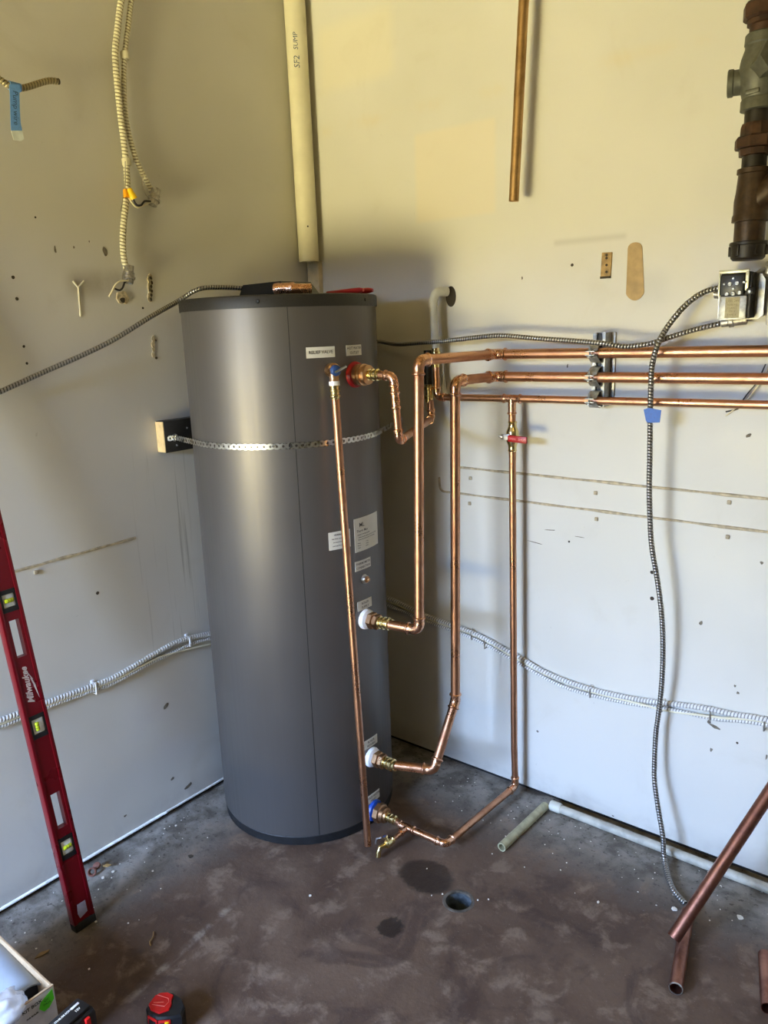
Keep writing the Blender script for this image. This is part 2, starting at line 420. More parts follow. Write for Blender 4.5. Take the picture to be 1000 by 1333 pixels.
b.box(((DR0+DR1)/2, FY-.06, (ZC+DRZ)/2), (DR1-DR0, .12, ZC-DRZ)); struct(b.build('wall_front', 'wall_far'))
M['gap_shade'] = plain('wall_gap_shade', (34, 31, 28), .9, 0, .3, 60)  # gap under the wall boards, its shade painted as a dark strip
struct(B().box((-.022, FY/2, .02), (.02, -FY, .04)).build('gap_strip_left', 'gap_shade'))
struct(B().box((XR/2, .022, .02), (XR, .02, .04)).build('gap_strip_back', 'gap_shade'))
# white lip of the board along the left wall, curling up near the tank
b = B()
la, lb = V((.002, -2.2, GAP+.004)), V((.002, -.88, GAP+.004))
b.tube([la, lb, lb+V((.010, .015, .006))], [.005, .005, .004], 8)
b.tube([V((.002, -.86, GAP+.004)), V((.002, -.12, GAP+.003))], .004, 8)
struct(b.build('trim_1', plain('white_paper_edge', (215, 215, 212), .7)))
# old painted lines where surface runs were taken off the walls
def ridge(name, a, c_, ht=.010, out=.004):
    a, c_ = V(a), V(c_); d = c_-a; nrm = V((0, -1, 0)) if abs(d.x) > abs(d.y) else V((1, 0, 0)); k = 26; b = B()
    for i in range(k+1):
        p = a+d*i/k; hh = ht*(.42+.08*math.sin(i*2.3)+.06*math.sin(i*5.1)); z0 = .0004*math.sin(i*1.7)
        b.v += [p+V((0, 0, hh+z0)), p+nrm*out+V((0, 0, hh*.6+z0)), p+nrm*out+V((0, 0, -hh*.6+z0)), p+V((0, 0, -hh+z0))]
    for i in range(k):
        for j in range(3): q = i*4+j; b.f.append((q, q+1, q+5, q+4))
    return struct(b.build(name, 'ridge'))
r2 = ridge('trim_2', (.63, 0, 1.142), (2.3, 0, 1.136), .010)
r3 = ridge('trim_3', (.60, 0, 1.050), (2.3, 0, 1.046), .010)
e_ = B(); e_.tube(smooth_path([(.60, -.002, 1.050), (.585, -.002, 1.052), (.575, -.002, 1.064), (.572, -.002, 1.10)], .005), .004, 6); e_.build('caulk_curl', 'ridge', r3)
r4 = ridge('trim_4', (0, -1.9, .985), (0, -.86, .999), .010, .003)
for tr, pts in ((r2, ((613, 617), (776, 636), (950, 648))), (r3, ((612, 650), (777, 670), (948, 693)))):
    for (x, y) in pts:
        p = at(x, y+3, 1, 0); b = B(); b.box(p+V((0, -.003, -.006)), (.011, .006, .012), None, .002); b.lathe(p+V((0, -.005, -.006)), (0, -1, 0), [(0, .003), (.002, .0025)], 8)
        b.build('pipe_clip', 'ridge', tr)
p = at(46, 742, 0, 0); B().box(p+V((.003, 0, -.006)), (.006, .013, .012), None, .002).build('pipe_clip', 'ridge', r4)

# chips, holes and gouges in the walls
def blob_on(wall, x, y, rx, rz, mat, name, th=.0015, n=11, jag=.35, rot=0):
    back = wall is wb; p = at(x, y, 1 if back else 0, 0)
    u = V((1, 0, 0)) if back else V((0, 1, 0)); nrm = V((0, -1, 0)) if back else V((1, 0, 0)); rr = []
    for j in range(n):
        a = 2*math.pi*j/n; k = 1-jag*random.random(); du, dz = math.cos(a)*rx*k, math.sin(a)*rz*k
        rr.append(p+u*(du*math.cos(rot)-dz*math.sin(rot))+V((0, 0, du*math.sin(rot)+dz*math.cos(rot)))-nrm*.001)
    o = B().prism(rr, nrm*(th+.001)).build(name, mat, wall, 0); return o
for (x, y, r_) in ((17, 361, .005), (22, 389, .005), (186, 401, .004), (745, 345, .005), (46, 283, .003), (127, 772, .006), (849, 745, .006), (849, 779, .007), (741, 705, .004), (960, 967, .004), (186, 237, .003)):
    blob_on(wl if x < 300 else wb, x, y, r_, r_, 'pit', 'screw_hole', .0008, 8, .15)
for (x, y, rx, rz, rt) in ((136, 327, .010, .018, .3), (72, 325, .004, .012, 0), (96, 322, .003, .005, 0), (116, 314, .002, .004, 0), (216, 919, .014, .007, .6), (245, 1023, .02, .008, .3),
                           (225, 1013, .01, .006, .4), (163, 1062, .006, .004, 0), (186, 1080, .008, .003, .4), (64, 1062, .006, .003, 0), (930, 946, .022, .006, -.3), (924, 940, .008, .008, 0),
                           (976, 940, .01, .007, 0), (926, 976, .006, .008, 0), (998, 986, .004, .01, 0), (992, 733, .006, .006, 0), (913, 811, .006, .009, -.7), (957, 893, .004, .006, 0), (961, 902, .005, .005, 0),
                           (700, 952, .006, .005, 0), (798, 1062, .005, .003, 0), (975, 567, .011, .007, .6), (739, 476, .003, .008, 0), (775, 520, .005, .004, 0), (959, 1095, .008, .03, -.3), (680, 362, .003, .006, 0),
                           (696, 706, .03, .002, -.1), (716, 690, .022, .002, .1), (755, 699, .018, .0015, 0), (540, 1016, .006, .004, 0)):
    blob_on(wl if x < 300 else wb, x, y, rx, rz, 'chip', 'paint_chip', .0008, 9, .5, rt)
for k in range(4): blob_on(wl, 199+random.uniform(-1, 1), 441+k*7, .007, .011, 'plaster', 'plaster_gouge', .003, 9, .5)
for (x, y) in ((31, 451), (35, 473), (202, 443), (203, 466)): blob_on(wl, x, y, .004, .004, 'pit', 'screw_hole', .004 if x > 100 else .0008, 8, .15)
blob_on(wl, 158, 389, .026, .024, 'plaster', 'plaster_gouge', .006, 14, .5)
blob_on(wl, 158, 391, .010, .010, 'pit', 'anchor_hole', .008, 9, .3)
for k in range(7): blob_on(wl, 193+random.uniform(-2, 2)+k*.6, 360+k*5, .010, .013, 'plaster', 'plaster_gouge', .0035, 9, .5)
for k in range(6): blob_on(wl, 196+random.uniform(-1, 1), 362+k*5.6, .005, .007, 'pit', 'plaster_pit', .0045, 8, .4)
b = B(); p = at(102, 372, 0, 0)                       # pale trickle of dried filler
b.tube([at(95, 366, 0, .001), at(101, 373, 0, .001)], .003, 8); b.tube([at(109, 366, 0, .001), at(102, 374, 0, .001), at(105, 412, 0, .001)], .003, 8); b.build('filler_drip', 'pvc', wl)
# tan filler strip and exposed timber on the back wall
n = 20; pts = []
ctr = (at(829, 332, 1, 0)+at(825, 375, 1, 0))/2; hh, ww = .078, .0235
for j in range(2*n):
    a = 2*math.pi*j/(2*n); cx_, cz_ = math.cos(a)*ww, math.sin(a)*ww
    z_ = cz_+(hh-ww if cz_ > 0 else -(hh-ww)); pts.append(V((ctr.x+cx_*(1+(.12*math.sin(z_*90)))-z_*.04, .001, ctr.z+z_)))
B().prism(pts, (0, -.003, 0)).build('filler_strip', 'filler', wb)
tb = thing('timber_patch', 'small bare timber rectangle with nail holes set in the back wall', 'wood patch', at(790, 345, 1, 0))
a_, c_ = at(783, 329, 1, 0), at(797, 362, 1, 0)
B().box(((a_.x+c_.x)/2, -.002, (a_.z+c_.z)/2), (.030, .006, .070), Matrix.Rotation(R(2), 3, 'Y'), .001).build('board', 'wood_old', tb)
for y in (332, 336, 345, 354): B().lathe(at(790, y, 1, -.004), (0, -1, 0), [(0, .004), (.0022, .0035)], 10).build('nail_hole', 'pit', tb)
B().box(((a_.x+c_.x)/2-.001, -.004, c_.z+.003), (.030, .007, .006)).build('shadow_gap', 'pit', tb)

# floor drain
t_ = thing('floor_drain', 'open round floor drain with a dark pipe lining in the concrete', 'drain', (dr.x, dr.y, -.16))
b = B(); b.lathe((dr.x, dr.y, -.16), (0, 0, 1), [(0, .03), (0, DRR-.004), (.150, DRR-.004), (.1575, DRR-.003)], 40, False); b.lathe((dr.x, dr.y, -.16), (0, 0, 1), [(0, .03), (.001, .0001)], 40, True); b.build('drain_pipe', 'drain_iron', t_)
B().lathe((dr.x, dr.y, -.16), (0, 0, 1), [(.155, DRR-.004), (.1607, DRR-.004), (.1618, DRR), (.1610, DRR+.005), (.158, DRR+.006)], 48, False).build('rim', plain('worn_drain_rim', (88, 82, 74), .6, 0, .3, 60), t_)
for (x, y) in ((592, 1184), (602, 1183)):
    q = at(x, y, 2, -.02); B().lathe((dr.x+(x-597)*.0016, dr.y-.033, -.02), (0, 0, 1), [(0, .003), (.003, .004), (.006, .002)], 7).build('lime_crumb', 'dust', t_)

# ------------------------------------------------------------------ the tank
ZB, ZT, ZCAP = .034, 1.686, 1.717
tk = thing('water_heater', 'tall grey cylindrical water tank with black lid standing in the corner', 'water heater', (TC.x, TC.y, 0))
c3 = V((TC.x, TC.y, 0))
B().lathe(c3, (0, 0, 1), [(ZB+.002, TR-.004), (ZB, TR-.002), (ZB+.004, TR), (ZT, TR)], 128).build('jacket', 'jacket', tk, 30)
B().lathe(c3, (0, 0, 1), [(0, TR-.010), (.004, TR-.003), (ZB-.002, TR-.0015), (ZB+.004, TR-.006)], 96).build('base_ring', 'rubber', tk, 30)
B().lathe(c3, (0, 0, 1), [(ZT-.004, TR+.001), (ZT-.004, TR+.004), (ZCAP-.006, TR+.004), (ZCAP-.002, TR+.002), (ZCAP, TR-.003), (ZCAP, .02)], 128).build('lid', 'lid', tk, 30)
b = B()
for (z0, z1) in ((ZB+.004, ZT-.004),):
    p0, p1 = tank(-40, z0, TR+.0004), tank(-40, z1, TR+.0004)
    b.tube([p0, p1], .0009, 6)
b.build('jacket_seam', 'rubber', tk)
for an in (-55, 12):
    q = tank(an, (ZT+ZCAP)/2-.002, TR+.003); d = V((math.cos(R(an)), math.sin(R(an)), 0))
    B().lathe(q, d, [(0, .006), (.002, .006), (.004, .004)], 12).build('lid_screw', 'black_plastic', tk)
def label_on_tank(name, ang, zc, wd, ht, lines, slant=0):
    b = B(); nx = 10; rr = TR+.0012
    def mp(u, v, r=rr): return tank(ang+math.degrees(u/TR), zc+v+u*slant, r)
    for i in range(nx+1):
        u = -wd/2+wd*i/nx; b.v += [mp(u, -ht/2, TR+.0002), mp(u, -ht/2), mp(u, ht/2), mp(u, ht/2, TR+.0002)]
    for i in range(nx):
        for j in range(3): q = i*4+j; b.f.append((q, q+4, q+5, q+1))
    b.f.append((0, 1, 2, 3)); e = nx*4; b.f.append((e+3, e+2, e+1, e))
    o = b.build(name, 'sticker', tk)
    letters('lettering', lines, lambda u, v: mp(u, v, rr+.0006), 'ink', o, bold=.0001)
    return o
label_on_tank('port_label', -22.8, 1.5565, .088, .030, [('RELIEF VALVE', .0125, 0, 0)])
label_on_tank('port_label', 0, 1.557, .066, .030, [('HOT WATER', .0105, 0, .006), ('OUTLET', .0105, 0, -.007)])
label_on_tank('port_label', 0, .908, .074, .031, [('THERMOMETER', .0095, 0, .006), ('CONNECTION', .0095, 0, -.007)])
label_on_tank('port_label', 0, .778, .068, .031, [('BOILER', .0105, 0, .006), ('SUPPLY', .0105, 0, -.007)])
label_on_tank('port_label', 0, .300, .068, .031, [('BOILER', .0105, 0, .006), ('RETURN', .0105, 0, -.007)])
label_on_tank('port_label', 0, .097, .068, .031, [('COLD WATER', .0100, 0, .006), ('INLET', .0100, 0, -.007)])
label_on_tank('warning_label', -17.0, 1.005, .075, .055, [('WARNING', .008, 0, .017), ('Hot water can scald. Read', .0052, 0, .006), ('the manual before use', .0052, 0, -.005), ('and keep this label clean', .0052, 0, -.016)])
rp = label_on_tank('rating_plate', 5.6, 1.005, .125, .105, [('ML', .019, -.030, .030), ('Therm Max', .011, -.028, .012), ('INDIRECT WATER HEATER', .0048, -.022, 0), ('Model and serial number on the lower line of plate', .0045, .0, -.008),
    ('Manufactured in the works for closed systems', .0045, -.006, -.015), ('Volume', .0045, -.045, -.026), ('Pressure', .0045, -.044, -.033), ('Output', .0045, -.045, -.040), ('119 gal', .0045, -.008, -.026), ('150 psi', .0045, -.008, -.033), ('60 kW', .0045, -.008, -.040)])
def ring(name, ang, z, r0, h, mat):
    d = V((math.cos(R(ang)), math.sin(R(ang)), 0)); q = tank(ang, z, TR-.004)
    return B().lathe(q, d, [(0, r0), (.008, r0), (.010+h*.4, r0*.93), (.006+h, r0*.62), (.008+h, r0*.5)], 32).build(name, mat, tk)
ring('port_collar', 0, 1.487, .038, .010, 'red_plastic')['label'] = 'red plastic collar'
ring('port_collar', 0, .729, .033, .014, 'white_plastic')['label'] = 'upper white plastic collar'
ring('port_collar', 0, .247, .033, .014, 'white_plastic')['label'] = 'lower white plastic collar'
ring('port_collar', 0, .050, .036, .012, 'blue_plastic')['label'] = 'blue plastic collar'
b = B(); q = tank(0, .861, TR); b.lathe(q, (1, 0, 0), [(0, .0145), (.004, .0145), (.005, .0125), (.012, .012)], 20); b.build('thermometer_port', 'steel', tk)
b = B(); b.lathe(q, (1, 0, 0), [(.005, .0105), (.014, .0105), (.016, .008)], 20); b.box(q+V((.018, 0, 0)), (.008, .009, .009), None, .001); b.build('brass_plug', 'bronze', tk)

# ------------------------------------------------------------------ pressed copper pipework
def arc(P, d1, d2, r, seg=10):
    """centreline from P+d1*t to P+d2*t, rounded with bend radius r; d1, d2 point away from the corner"""
    P, d1, d2 = V(P), V(d1).normalized(), V(d2).normalized()
    ang = math.acos(max(-1, min(1, d1.dot(d2)))); t_ = r/math.tan(ang/2)
    bis = (d1+d2).normalized(); cc = P+bis*(r/math.sin(ang/2)); a, c_ = P+d1*t_-cc, P+d2*t_-cc
    tot = math.acos(max(-1, min(1, a.dot(c_)/(a.length*c_.length)))); ax = a.cross(c_).normalized()
    return [cc+Matrix.Rotation(tot*i/seg, 3, ax) @ a for i in range(seg+1)], t_
def bead(r): return [(0, 1.10*r), (.001, 1.16*r), (.003, 1.32*r), (.006, 1.32*r), (.008, 1.12*r), (.012, 1.06*r), (.020, 1.10*r)]
def elbow(par, P, d1, d2, r, bend=1.55, sock=.020, mat='copper_fit', name='elbow'):
    pts, t_ = arc(P, d1, d2, r*bend); d1, d2 = V(d1).normalized(), V(d2).normalized()
    path, rad = [], []
    for (h, rr) in bead(r): path.append(pts[0]+d1*(sock-h)); rad.append(rr)
    for q in pts: path.append(q); rad.append(r*1.12)
    for (h, rr) in reversed(bead(r)): path.append(pts[-1]+d2*(sock-h)); rad.append(rr)
    B().tube(path, rad, 20).build(name, mat, par)
    return t_+sock
def coupling(par, P, d, r, L=.05, mat='copper_fit', name='coupling'):
    P, d = V(P), V(d).normalized(); pr = [(h-L/2, rr) for h, rr in bead(r)]+[(L/2-h, rr) for h, rr in reversed(bead(r))]
    B().lathe(P, d, pr, 20).build(name, mat, par)
def tee(par, P, d, br, r, rb=None, L=.06, Lb=.038, mat='copper_fit'):
    P, d, br = V(P), V(d).normalized(), V(br).normalized(); rb = rb or r
    b = B(); b.lathe(P, d, [(h-L/2, rr) for h, rr in bead(r)]+[(L/2-h, rr) for h, rr in reversed(bead(r))], 20)
    b.lathe(P, br, [(0, rb*1.1)]+[(Lb-h, rr) for h, rr in reversed(bead(rb))], 20); b.build('tee', mat, par)
def pipe(par, a, c_, r, mat='copper', name='pipe', hole=None):
    return B().tube([V(a), V(c_)], r, 20, True, hole).build(name, mat, par)
def run(par, pts, r, mat='copper', start=0, end=0, bend=1.55, sock=.020, ends=None):
    """straight tubes between corners with pressed elbows at the corners"""
    pts = [V(p) for p in pts]; cut = [start]+[0]*(len(pts)-2)+[end]
    for i in range(1, len(pts)-1):
        cut[i] = elbow(par, pts[i], pts[i-1]-pts[i], pts[i+1]-pts[i], r, bend, sock)-.010
    for i in range(len(pts)-1):
        d = (pts[i+1]-pts[i]); L = d.length; d.normalize()
        if L-cut[i]-cut[i+1] > .004: pipe(par, pts[i]+d*cut[i], pts[i+1]-d*cut[i+1], r, mat)
RB, RS = .0148, .0112        # big heating pipes, smaller domestic pipes
TX = TC.x+TR
def hexunion(par, P, r, n1=.030, L=.05):
    P = V(P); d = (1, 0, 0)
    B().lathe(P, d, [(0, r*1.1), (.012, r*1.1)], 20).build('threaded_nipple', 'bronze', par)
    B().hexn(P+V((.010, 0, 0)), d, n1, .019).build('hex_nut', 'bronze', par)
    b = B(); b.hexn(P+V((.032, 0, 0)), d, n1*.92, .016); b.lathe(P+V((.028, 0, 0)), d, [(0, n1*.72), (.006, n1*.72)], 20); b.build('union_body', 'bronze', par)
def brass_adapter(par, P, d, r, L=.045):
    P, d = V(P), V(d).normalized()
    pr = [(0, r*1.35), (.004, r*1.35), (.005, r*1.12), (.012, r*1.12), (.014, r*1.38), (.018, r*1.38), (.020, r*1.14), (.027, r*1.14), (.029, r*1.40), (.034, r*1.40), (.037, r*1.1), (L, r*1.1)]
    B().lathe(P, d, pr, 20).build('brass_adapter', 'brass', par)

# heating supply: middle port, up, to the wall, away to the right
xA, zA, yw = .800, .729, -.070; zA2 = 1.525; XE = 2.35
yA = -.448
pa = thing('heating_supply_pipe', 'copper heating pipe from the upper white collar, topmost of the wall runs', 'pipe', (TX, yA, zA))
hexunion(pa, (TX+.008, -.465, zA), RB, .027)
brass_adapter(pa, (TX+.056, -.465, zA), (1, (yA+.465)/.09, 0), RB)
pts = [V((TX+.095, -.462, zA)), V((xA, yA, zA)), V((xA, yA+.030, zA2)), V((.840, yw, zA2)), V((XE, yw, zA2+.006))]
run(pa, pts, RB)
# heating return: lower white collar
xB, zB = .812, .247
pb = thing('heating_return_pipe', 'copper heating pipe from the lower white collar, middle of the wall runs', 'pipe', (TX, -.465, zB))
hexunion(pb, (TX+.008, -.465, zB), RB, .027)
brass_adapter(pb, (TX+.056, -.465, zB), (1, 0, 0), RB)
kn = at(593, 912, 0, xB+.002); tp = V((xB+.010, -.268, 1.457))
pts = [V((TX+.095, -.460, zB)), V((xB, -.405, zB-.004)), kn, tp, V((.842, yw, 1.457)), V((XE, yw, 1.462))]
run(pb, pts, RB)
# domestic cold: blue port
zC = .045
pc = thing('cold_water_pipe', 'copper pipe from the blue collar along the floor and up to the lowest wall run', 'pipe', (TX, -.465, zC))
B().lathe((TX+.010, -.465, zC+.004), (1, 0, 0), [(0, .022), (.010, .022)], 24).build('threaded_nipple', 'bronze', pc)
B().lathe((TX+.016, -.465, zC+.004), (1, 0, 0), [(0, .030), (.002, .033), (.020, .033), (.022, .030)], 8).build('hex_nut', 'bronze', pc)
B().lathe((TX+.038, -.465, zC+.004), (1, 0, 0), [(0, .026), (.014, .026), (.016, .020), (.022, .019)], 24).build('union_body', 'bronze', pc)
brass_adapter(pc, (TX+.058, -.466, zC+.003), (1, 0, 0), RS, .042)
ct = V((.748, -.470, zC)); ce = V((.892, -.462, zC-.004)); cw = V((.914, yw+.006, zC)); ctop = V((.900, yw, 1.390))
pipe(pc, (TX+.095, -.467, zC+.002), ct, RS)
tee(pc, ct, ce-ct, (0, -1, 0), RS, .009)
run(pc, [ct+(ce-ct)*.2, ce, cw, V((.9125, yw, .2))], RS)
pipe(pc, (.9125, yw, .19), ctop, RS)
tee(pc, ctop, (1, 0, 0), (0, 0, -1), RS, None, .066, .05)
pipe(pc, ctop, (XE, yw, 1.399), RS)
pipe(pc, (.655, yw, 1.387), ctop, RS)
# elbow and riser into the old pale pipe
ex = at(569, 512, 1, yw); 
elbow(pc, (ex.x, yw, 1.387), (1, 0, 0), (0, 0, 1), RS, 1.5, .016)
pipe(pc, (ex.x+.025, yw, 1.387), (.67, yw, 1.387), RS)
zr = at(566, 478, 1, yw).z
pipe(pc, (ex.x, yw, 1.41), (ex.x-.003, yw, zr+.01), RS)
B().lathe((ex.x-.003, yw, zr), (0, 0, 1), [(0, .0125), (.03, .0125), (.032, .0155), (.052, .0155), (.054, .013), (.062, .013)], 18).build('brass_coupling', 'brass', pc)
# shut-off valve
vz = at(668, 568, 1, yw).z; vx = .902
b = B(); b.lathe((vx, yw, vz-.048), (0, 0, 1), [(0, .0125), (.004, .015), (.008, .0125), (.018, .0135), (.026, .017), (.034, .020), (.062, .020), (.070, .017), (.078, .0135), (.088, .0125), (.092, .015), (.096, .0125)], 20); b.build('ball_valve_body', 'brass', pc)
b = B(); b.lathe((vx, yw-.016, vz), (0, -1, 0), [(0, .011), (.012, .010), (.014, .0075), (.024, .0075)], 12); b.box((vx-.004, yw-.036, vz+.002), (.030, .004, .018), None, .001); b.box((vx-.022, yw-.036, vz+.002), (.014, .005, .008), Matrix.Rotation(R(25), 3, 'Y'), .001); st = b.build('valve_stem', 'steel_dull', pc)
b = B(); rot = Matrix.Rotation(R(2), 3, 'Y'); b.box((vx+.040, yw-.040, vz-.002), (.066, .008, .021), rot, .0035); hd = b.build('lever_handle', 'red_plastic', pc); hd['label'] = 'red lever handle'
letters('lettering', [('OPEN   SHUT', .0105, 0, 0)], lambda u, v: V((vx+.040+u, yw-.0447, vz-.002+v-u*.035)), plain('pink_relief', (225, 130, 130), .5), hd)
# drain cock
dz = zC
pipe(pc, ct+V((0, -.03, 0)), ct+V((-.002, -.078, -.002)), .0075)
b = B(); q = ct+V((-.002, -.072, -.002)); b.lathe(q, (-.05, -1, 0), [(0, .0085), (.002, .0115), (.007, .0115), (.009, .009), (.014, .009), (.016, .013), (.032, .013), (.036, .009)], 14); b.build('drain_cock', 'brass', pc)
b = B(); b.lathe(q+V((-.002, -.024, .008)), (-.35, -.1, .6), [(0, .006), (.010, .006), (.012, .009), (.018, .009)], 8); b.build('cock_cap', 'brass', pc)
b = B(); b.tube([q+V((-.004, -.030, 0)), q+V((-.012, -.050, -.004)), q+V((-.014, -.058, -.018)), q+V((-.014, -.059, -.032))], [.0085, .008, .008, .009], 14); b.build('spout', 'brass', pc)
b = B(); b.tube([q+V((-.02, -.034, .018)), q+V((-.034, -.040, .012)), q+V((-.038, -.041, -.008))], .0028, 8); b.build('cock_lever', 'steel', pc)
# domestic hot outlet: red port
zR = 1.487
ph = thing('hot_water_pipe', 'copper pipe looping down from the red collar towards the wall corner', 'pipe', (TX, -.465, zR))
b = B(); b.lathe((TX+.006, -.465, zR), (1, 0, 0), [(0, .030), (.006, .031), (.018, .031), (.020, .027), (.022, .027), (.024, .0315), (.030, .0315), (.032, .026), (.036, .026), (.038, .029), (.046, .028), (.050, .020)], 28); b.build('bronze_union', 'bronze', ph)
brass_adapter(ph, (TX+.052, -.465, zR), (1, 0, 0), .0125, .042)
rx = .728; e2 = at(521, 576, 1, -.462)
p1_ = V((rx+.017, -.465, zR-.002)); p2_ = V((e2.x-.004, -.462, e2.z+.004)); wl_ = at(562, 545, 1, yw); p3_ = V((wl_.x-.002, yw, p2_.z))
zz = at(561, 525, 1, yw).z
run(ph, [V((TX+.09, -.465, zR)), p1_, p2_, V((wl_.x, yw, wl_.z)), V((wl_.x-.004, yw, zz+.01))], RS*1.05, bend=1.7, sock=.014)
coupling(ph, p1_.lerp(p2_, .37), p2_-p1_, RS*1.05, .05)
un = at(559, 503, 1, yw)
B().lathe((un.x-.002, yw, at(560, 524, 1, yw).z), (0, 0, 1), [(0, .0125), (.010, .0125), (.012, .015), (.022, .015), (.024, .013), (.040, .013), (.042, .016), (.052, .016), (.054, .012), (.06, .012)], 18).build('brass_union', 'brass', ph)
z0_, z1_ = at(559, 500, 1, yw).z, at(556, 456, 1, yw).z
B().lathe((un.x-.003, yw, z0_), (0, 0, 1), [(0, .014), (z1_-z0_, .014)], 18).build('dark_riser', 'iron_black', ph)
# relief valve with its discharge pipe
ra = R(-19); rd = V((math.cos(ra), math.sin(ra), 0)); rq = tank(-19, 1.506); zv = 1.506
pr = thing('relief_valve', 'bronze relief valve with blue cap and long copper discharge pipe down the tank', 'valve', rq)
b = B(); b.lathe(rq-rd*.006, rd, [(0, .012), (.012, .012), (.013, .016), (.020, .016), (.024, .0205), (.040, .0205), (.044, .014)], 20)
b.lathe(rq+rd*.032, (0, 0, -1), [(0, .0145), (.026, .0135), (.030, .0150), (.036, .0150)], 18); b.build('valve_body', 'bronze', pr)
hq = rq+rd*.040
b = B(); b.lathe(hq, rd, [(0, .0155), (.008, .0155), (.011, .0135), (.013, .010)], 22); b.build('blue_cap', plain('navy_blue_cap', (36, 66, 122), .4), pr)
b = B(); side = V((-rd.y, rd.x, 0)); b.box(hq+rd*.015+side*.010+V((0, 0, .003)), (.006, .040, .006), Matrix.Rotation(ra, 3, 'Z') @ Matrix.Rotation(R(22), 3, 'X'), .0015); b.build('test_lever', 'steel', pr)
bt = at(479, 1100, 1, -.598); top = rq+rd*.032+V((0, 0, -.034))
pdir = (bt-top).normalized()
B().lathe(top-pdir*.004, pdir, [(0, .0155), (.012, .0155)], 18).build('white_bushing', 'white_plastic', pr)
brass_adapter(pr, top+pdir*.006, pdir, RS*.98, .040)
pipe(pr, top+pdir*.04, bt, RS*1.02, 'copper', 'discharge_pipe', RS*.9)

# ------------------------------------------------------------------ strap and its wooden block
bl = thing('strap_block', 'black painted wood block screwed to left wall holding the strap', 'block', (0, -.69, 1.305))
B().box((.0205, -.66, 1.305), (.041, .165, .100), None, .0015).build('wood_block', 'wood_black', bl)
B().box((.0205, -.7435, 1.305), (.0385, .003, .0965)).build('raw_end', 'wood_edge', bl)['label'] = 'pale raw pine end'
for (yy, zz_) in ((-.655, 1.325), (-.70, 1.275), (-.63, 1.285)): B().lathe((.041, yy, zz_), (1, 0, 0), [(0, .0035), (.002, .003)], 10).build('screw', 'steel', bl)
sp = thing('perforated_strap', 'galvanised perforated steel strap wrapped around the tank', 'strap', (TC.x, TC.y, 1.30))
BP = V((.044, -.705)); rs = TR+.0025
d_ = (BP-TC); ang0 = math.degrees(math.atan2(d_.y, d_.x))+math.degrees(math.acos(rs/d_.length))
BE = V((.42, -.004)); d2_ = (BE-TC); ang1 = math.degrees(math.atan2(d2_.y, d2_.x))-math.degrees(math.acos(rs/d2_.length))
poly = [BP+V((.0, -.03))*1.0, BP]+[TC+V((math.cos(R(ang0+(ang1-ang0)*i/90)), math.sin(R(ang0+(ang1-ang0)*i/90))))*rs for i in range(91)]+[BE]
Ls = [0]
for i in range(1, len(poly)): Ls.append(Ls[-1]+(poly[i]-poly[i-1]).length)
def onpoly(s_):
    for i in range(len(Ls)-1):
        if Ls[i+1] >= s_ or i == len(Ls)-2:
            u = (s_-Ls[i])/max(1e-9, Ls[i+1]-Ls[i]); p = poly[i].lerp(poly[i+1], u); dd_ = (poly[i+1]-poly[i]).normalized(); return p, V((dd_.y, -dd_.x))
cell = .0185; b = B(); ncell = int(Ls[-1]/cell); tmpl = []
Wn, Ww = .0062, .0092
for k in range(12):
    a = 2*math.pi*k/12+math.pi/12; hx, hz = .0038*math.cos(a), .0038*math.sin(a)
    c_, s_ = math.cos(a), math.sin(a)
    t0 = min((cell/2)/max(abs(c_), 1e-6), 9); ox = max(-cell/2, min(cell/2, c_*.0125)); 
    if abs(c_) > .7: ox = math.copysign(cell/2, c_)
    wz = Wn+(Ww-Wn)*math.cos(min(1, abs(ox)/(cell/2))*math.pi/2)
    oz = math.copysign(wz, s_) if abs(s_) > .25 else 0
    if abs(c_) > .9: ox = math.copysign(cell/2, c_); oz = math.copysign(Wn, s_)
    tmpl.append(((hx, hz), (ox, oz)))
for ci in range(ncell):
    sc0 = (ci+.5)*cell; base = len(b.v)
    for (h_, o_) in tmpl:
        for (x_, z_) in (h_, o_):
            p, nn = onpoly(sc0+x_); b.v += [V((p.x, p.y, 1.300+z_)), V((p.x+nn.x*.0012, p.y+nn.y*.0012, 1.300+z_))]
    for k in range(12):
        k2 = (k+1) % 12; a, c_ = base+k*4, base+k2*4
        b.f += [(a+1, c_+1, c_+3, a+3), (a, a+2, c_+2, c_), (a, c_, c_+1, a+1), (a+2, a+3, c_+3, c_+2)]
b.build('perforated_band', 'steel', sp, 0)
b = B(); b.hexn((.0425, -.706, 1.300), (1, 0, 0), .0085, .007); b.lathe((.0415, -.706, 1.3), (1, 0, 0), [(0, .012), (.002, .012)], 16); b.tube([(.044, -.706, 1.3), (.056, -.706, 1.3)], .0035, 8); b.build('bolt', 'steel', sp)

# ------------------------------------------------------------------ strut channel and pipe clamps
sx = 1.1705; sw = .038; sd = .049; z0, z1 = 1.372, 1.582
stt = thing('strut_channel', 'short upright steel strut channel on the back wall under three copper pipes', 'bracket', (sx, 0, z0))
b = B(); th = .0026; zc_, zh = (z0+z1)/2, z1-z0
b.box((sx, -th/2-.0005, zc_), (sw, th, zh)); b.box((sx-sw/2+th/2, -sd/2-.0005, zc_), (th, sd, zh)); b.box((sx+sw/2-th/2, -sd/2-.0005, zc_), (th, sd, zh))
for s_ in (-1, 1):
    b.box((sx+s_*(sw/2-.0045), -sd+th/2, zc_), (.009, th, zh)); b.box((sx+s_*(sw/2-.009), -sd+.005, zc_), (th, .010, zh))
b.build('channel', 'zinc', stt)
B().box((sx, -.030, zc_), (sw-.006, .020, zh*.98)).build('channel_shade', 'black_plastic', stt)  # black block standing in for the shade inside the channel
